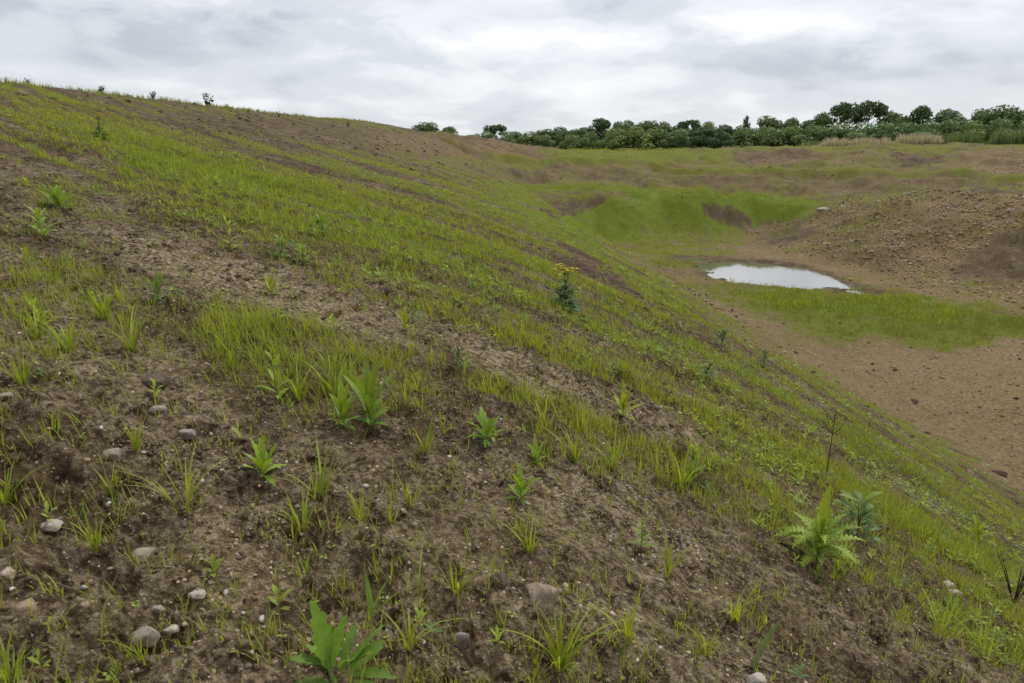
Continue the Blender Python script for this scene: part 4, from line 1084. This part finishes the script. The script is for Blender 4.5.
def trunk_mesh(kind, seed):
    r = random.Random(seed); A = Acc()
    top = {'umbrella': .66, 'round': .5, 'spire': .8, 'low': .3}[kind]
    col = (.06, .048, .038)
    A.add(*tube([(0, 0, -.06), (.012, 0, top * .5), (.0, .01, top)], [.030, .022, .014], 7, col))
    for k in range(6):
        a = k * 1.05 + r.uniform(-.3, .3); z = top * r.uniform(.55, .98); l = .28 if kind in ('umbrella', 'low') else .2
        A.add(*tube([(0, 0, z), (math.cos(a) * l * .5, math.sin(a) * l * .5, z + .07), (math.cos(a) * l, math.sin(a) * l, z + .17)], [.011, .008, .004], 5, col))
    return A.mesh('trunk', M_STEM)

# crown centre px, crown top py, crown width px, distance, kind, label
OAKS = [
    (425, 121.5, 27, 118, 'round', 'lone dark rounded tree peeping over the crest, first of the isolated pair'),
    (448, 126, 23, 120, 'round', 'lower tree of the isolated pair peeping over the crest'),
    (487, 130.5, 20, 124, 'low', 'low dark bush hugging the crest before the open crowned tree'),
    (507, 130.5, 24, 124, 'low', 'low bush between the open crowned tree and the low rounded tree'),
    (530, 131, 24, 124, 'low', 'low bush between the low rounded tree and the domed tree'),
    (477, 133, 14, 126, 'low', 'small bush beginning the long tree line after the gap'),
    (495, 124, 26, 128, 'umbrella', 'open crowned tree with gaps standing at the start of the long tree line'),
    (517, 131, 21, 128, 'round', 'low rounded tree next to the open crowned tree at the start of the line'),
    (542, 128.5, 19, 138, 'round', 'domed tree behind a small round bush in the low part of the line'),
    (545, 134, 16, 124, 'low', 'small round bush in front of the domed tree'),
    (557, 130, 14, 138, 'round', 'narrow rounded tree between domed tree and the taller grove'),
    (577, 127, 20, 138, 'round', 'rounded tree just before the tall open crowned one'),
    (572, 134, 20, 126, 'low', 'round bright bush under the tree before the tall open crowned one'),
    (603, 117.5, 23, 136, 'umbrella', 'tall open crowned tree with a see-through top at the start of the dense grove'),
    (590, 131, 20, 126, 'low', 'rounded bush under the tall open crowned tree'),
    (619, 121, 17, 142, 'round', 'first rounded top of the dense grove behind'),
    (630, 119.5, 17, 144, 'round', 'second rounded top of the dense grove behind'),
    (642, 120, 17, 142, 'round', 'third rounded top of the dense grove behind'),
    (653, 120, 17, 144, 'round', 'fourth rounded top of the dense grove behind'),
    (666, 121, 18, 142, 'round', 'fifth rounded top of the dense grove behind'),
    (678, 123, 16, 140, 'round', 'last rounded top of the dense grove behind'),
    (615, 127, 27, 128, 'low', 'wide pale bush in front of the dense grove, first of four'),
    (635, 126, 26, 127, 'low', 'rounded pale tree in front of the dense grove, second of four'),
    (657, 127, 26, 128, 'low', 'rounded mid green tree in front of the dense grove, third of four'),
    (680, 128, 24, 127, 'low', 'broad mid green tree in front of the dense grove, fourth of four'),
    (690, 119, 20, 134, 'umbrella', 'dark open topped tree closing the dense grove'),
    (704, 126, 24, 124, 'round', 'near black rounded tree at the lowest dip of the grassy rim'),
    (709, 121, 18, 140, 'round', 'pale rounded tree behind the near black one'),
    (727, 124, 22, 138, 'round', 'low rounded tree right after the near black one'),
    (722, 131, 22, 122, 'low', 'front bush right after the near black tree'),
    (747, 115, 15, 136, 'spire', 'pointed thin topped tree sticking out of the line'),
    (746, 127, 26, 124, 'low', 'broad bush under the pointed thin topped tree'),
    (772, 115, 21, 134, 'round', 'tall rounded tree next after the pointed thin topped one'),
    (768, 126, 26, 120, 'low', 'bush under the tall rounded tree beside the pointed one'),
    (792, 117, 20, 134, 'round', 'dark rounded tree halfway between the pointed tree and the twin pines'),
    (792, 125, 28, 118, 'low', 'broad pale bush halfway between the pointed tree and the twin pines'),
    (808, 120, 18, 132, 'round', 'small rounded tree before the dark pine side grove'),
    (822, 111.5, 24, 130, 'round', 'tall dome shaped tree left of the twin pines'),
    (816, 124, 27, 116, 'low', 'rounded bush under the tall dome shaped tree'),
    (847, 101, 27, 124, 'umbrella', 'tallest umbrella pine, left of the twin pair rising over the line'),
    (871, 100, 28, 124, 'umbrella', 'tallest umbrella pine, right of the twin pair rising over the line'),
    (842, 122, 28, 114, 'low', 'rounded pale bush under the left twin pine'),
    (865, 122, 28, 114, 'low', 'rounded bush under the right twin pine'),
    (893, 110, 22, 126, 'round', 'dark domed tree right of the twin pines'),
    (906, 113, 18, 126, 'round', 'lower domed tree between the twin pines and the single umbrella pine'),
    (886, 121, 27, 113, 'low', 'broad bush before the reeds under the dark domed tree'),
    (921, 105, 25, 120, 'umbrella', 'single umbrella pine with thin bare trunk after the twin pair'),
    (908, 121, 26, 112, 'low', 'rounded bush behind the pinkish reeds'),
    (930, 120, 26, 112, 'low', 'rounded dark bush under the single umbrella pine'),
    (951, 108, 33, 118, 'round', 'wide domed dark tree after the single umbrella pine'),
    (950, 119, 26, 110, 'low', 'bush in front of the wide domed dark tree'),
    (983, 108, 27, 116, 'round', 'big domed tree before the last tree at the frame edge'),
    (975, 120, 27, 110, 'low', 'pale bush in front of the big domed tree'),
    (1013, 104, 34, 114, 'round', 'tall broad dark tree at the frame edge of the line'),
    (1003, 117, 28, 108, 'low', 'bush in front of the tall dark tree at the frame edge'),
    (1032, 118, 30, 106, 'low', 'edge bush cut off by the frame behind the green scrub'),
    (1062, 103, 36, 112, 'round', None), (1100, 106, 34, 112, 'umbrella', None), (1085, 117, 34, 104, 'low', None), (1140, 104, 40, 108, 'round', None), (1190, 106, 40, 104, 'round', None), (1250, 100, 44, 100, 'round', None),
]
def build_trees():
    lib = {}
    for k in ('round', 'umbrella', 'spire', 'low'):
        for s in range(3 if k != 'spire' else 1): lib[(k, s)] = (crown_mesh(k, 40 + s), trunk_mesh(k, 60 + s))
    made = {}
    R = random.Random(3)
    for i, (px, top, wp, Y, kind, lab) in enumerate(OAKS):
        if lab is None: lab = 'tree of the far line standing beyond the frame edge'
        tp = at_Y(px, top, Y); gz = float(land(np.array([tp[0]]), np.array([Y]))[0])
        H = tp[2] - gz; W = wp * (Y * cP) / F * ((1.62 if kind == 'low' else 1.45) if px > 530 else 1.25)
        s = i % 3 if kind != 'spire' else 0
        dark = {'round': (.118, .175, .070), 'umbrella': (.080, .122, .050), 'spire': (.07, .11, .04), 'low': (.155, .220, .085)}[kind]
        if 'near black' in lab: dark = (.085, .13, .056)
        if 'pale' in lab: dark = (.175, .235, .085)
        (v, q, tone), tr = lib[(kind, s)]
        hv = R.random(); dark = tuple(np.round(np.array(dark) * (1.0 + .14 * R.random()) * np.array((.92 + .16 * hv, 1, .92 + .16 * (1 - hv))), 3))
        key = (kind, s, dark)
        if key not in made: made[key] = make_mesh('crown', v, q, None, M_CROWN, np.array(dark) * tone, smooth=False)
        bush = kind == 'low'
        root = link('bush' if bush else ('pine_tree' if 'pine' in lab else 'broadleaf_tree'), None, None, (tp[0], Y, gz)); root.rotation_euler.z = R.uniform(0, 6.28)
        tag(root, lab, 'bush' if bush else 'tree', 'trees beyond the frame edge' if 'beyond the frame' in lab else ('bushes along the far tree line' if bush else 'trees of the far line'))
        c = link('crown', made[key], root); t_ = link('trunk', tr, root)
        if bush: c.scale = (W, W, H)
        else: c.scale = (W, W, H)
        t_.scale = (H * .8, H * .8, H)

def build_far_wood():
    """the rest of the wood behind, one mass"""
    r = np.random.default_rng(9); v0, q0, t0 = crown_mesh('low', 90)
    V_, Q_, C_, n = [], [], [], 0
    for px in list(np.arange(560, 1180, 13)):
        Y = r.uniform(140, 160); p = at_Y(px, 127 - 6 * sstep(800, 1000, px) + r.uniform(-3, 3), Y); W = r.uniform(26, 34) * Y / F
        a = r.uniform(0, 6.28); c, s = math.cos(a), math.sin(a)
        v = np.stack([(v0[:, 0] * c - v0[:, 1] * s) * W + p[0], (v0[:, 0] * s + v0[:, 1] * c) * W + Y, -1.1 + v0[:, 2] * (p[2] + 1.1)], -1)
        V_.append(v); Q_.append(q0 + n); C_.append(np.array((.105, .158, .066)) * t0); n += len(v)
    tag(link('distant_wood', make_mesh('distant_wood', np.concatenate(V_), np.concatenate(Q_), None, M_CROWN, np.concatenate(C_), smooth=False)), 'dark mass of the wood behind the far tree line', 'wood', kind='stuff')

def build_reeds():
    """pinkish plumed reeds and green scrub along the rim in front of the trees"""
    A = Acc()
    def strip(x0, x1, base, Y, n, hpx, tintf, w):
        px = rng.uniform(x0, x1, n); YY = Y + rng.uniform(-3, 3, n)
        p = np.stack([at_Y(a, base, b) for a, b in zip(px, YY)]); z = land(p[:, 0], p[:, 1])
        env = np.clip(np.minimum((px - x0) / 14, (x1 - px) / 14), .35, 1) * (1 + .35 * noise(px * .11, px * 0, 98))
        h = (hpx * YY / F) * rng.uniform(.45, 1.1, n) * env
        A.add(*blades(np.stack([p[:, 0], p[:, 1], z - .05], -1), rng.uniform(0, 6.28, n), h, rng.uniform(.02, .2, n), rng.uniform(.0, .35, n), np.full(n, w), 3, tintf(n)))
    pink = lambda n: np.array((.50, .40, .275)) * rng.uniform(.75, 1.15, (n, 1)) * np.where(rng.random((n, 1)) < .35, np.array((.55, .75, .5)), 1)
    green = lambda n: np.array((.115, .155, .055)) * rng.uniform(.7, 1.25, (n, 1))
    strip(812, 900, 145, 106, 3000, 10, pink, .12); strip(884, 952, 145, 103, 2600, 13.5, pink, .12)
    strip(800, 900, 146, 109, 900, 8, green, .13); strip(935, 990, 146, 102, 1700, 14, green, .13); strip(980, 1120, 147, 100, 3800, 17, green, .13); strip(985, 1060, 147, 103, 500, 19, pink, .1)
    strip(790, 850, 146, 110, 900, 8, lambda n: green(n) * 1.5, .14); strip(560, 700, 150, 112, 900, 4, lambda n: np.array((.26, .29, .05)) * rng.uniform(.7, 1.2, (n, 1)), .12)
    tag(link('reeds', A.mesh('reeds', M_GRASS)), 'band of pinkish plumed reeds and green scrub along the far rim', 'reeds', kind='stuff')
build_ground()
build_water()
build_rubble()
build_grass()
build_seedlings()
build_tufts()
build_weeds()
build_stones()
build_trees()
build_far_wood()
build_reeds()
build_world()
build_light_camera()
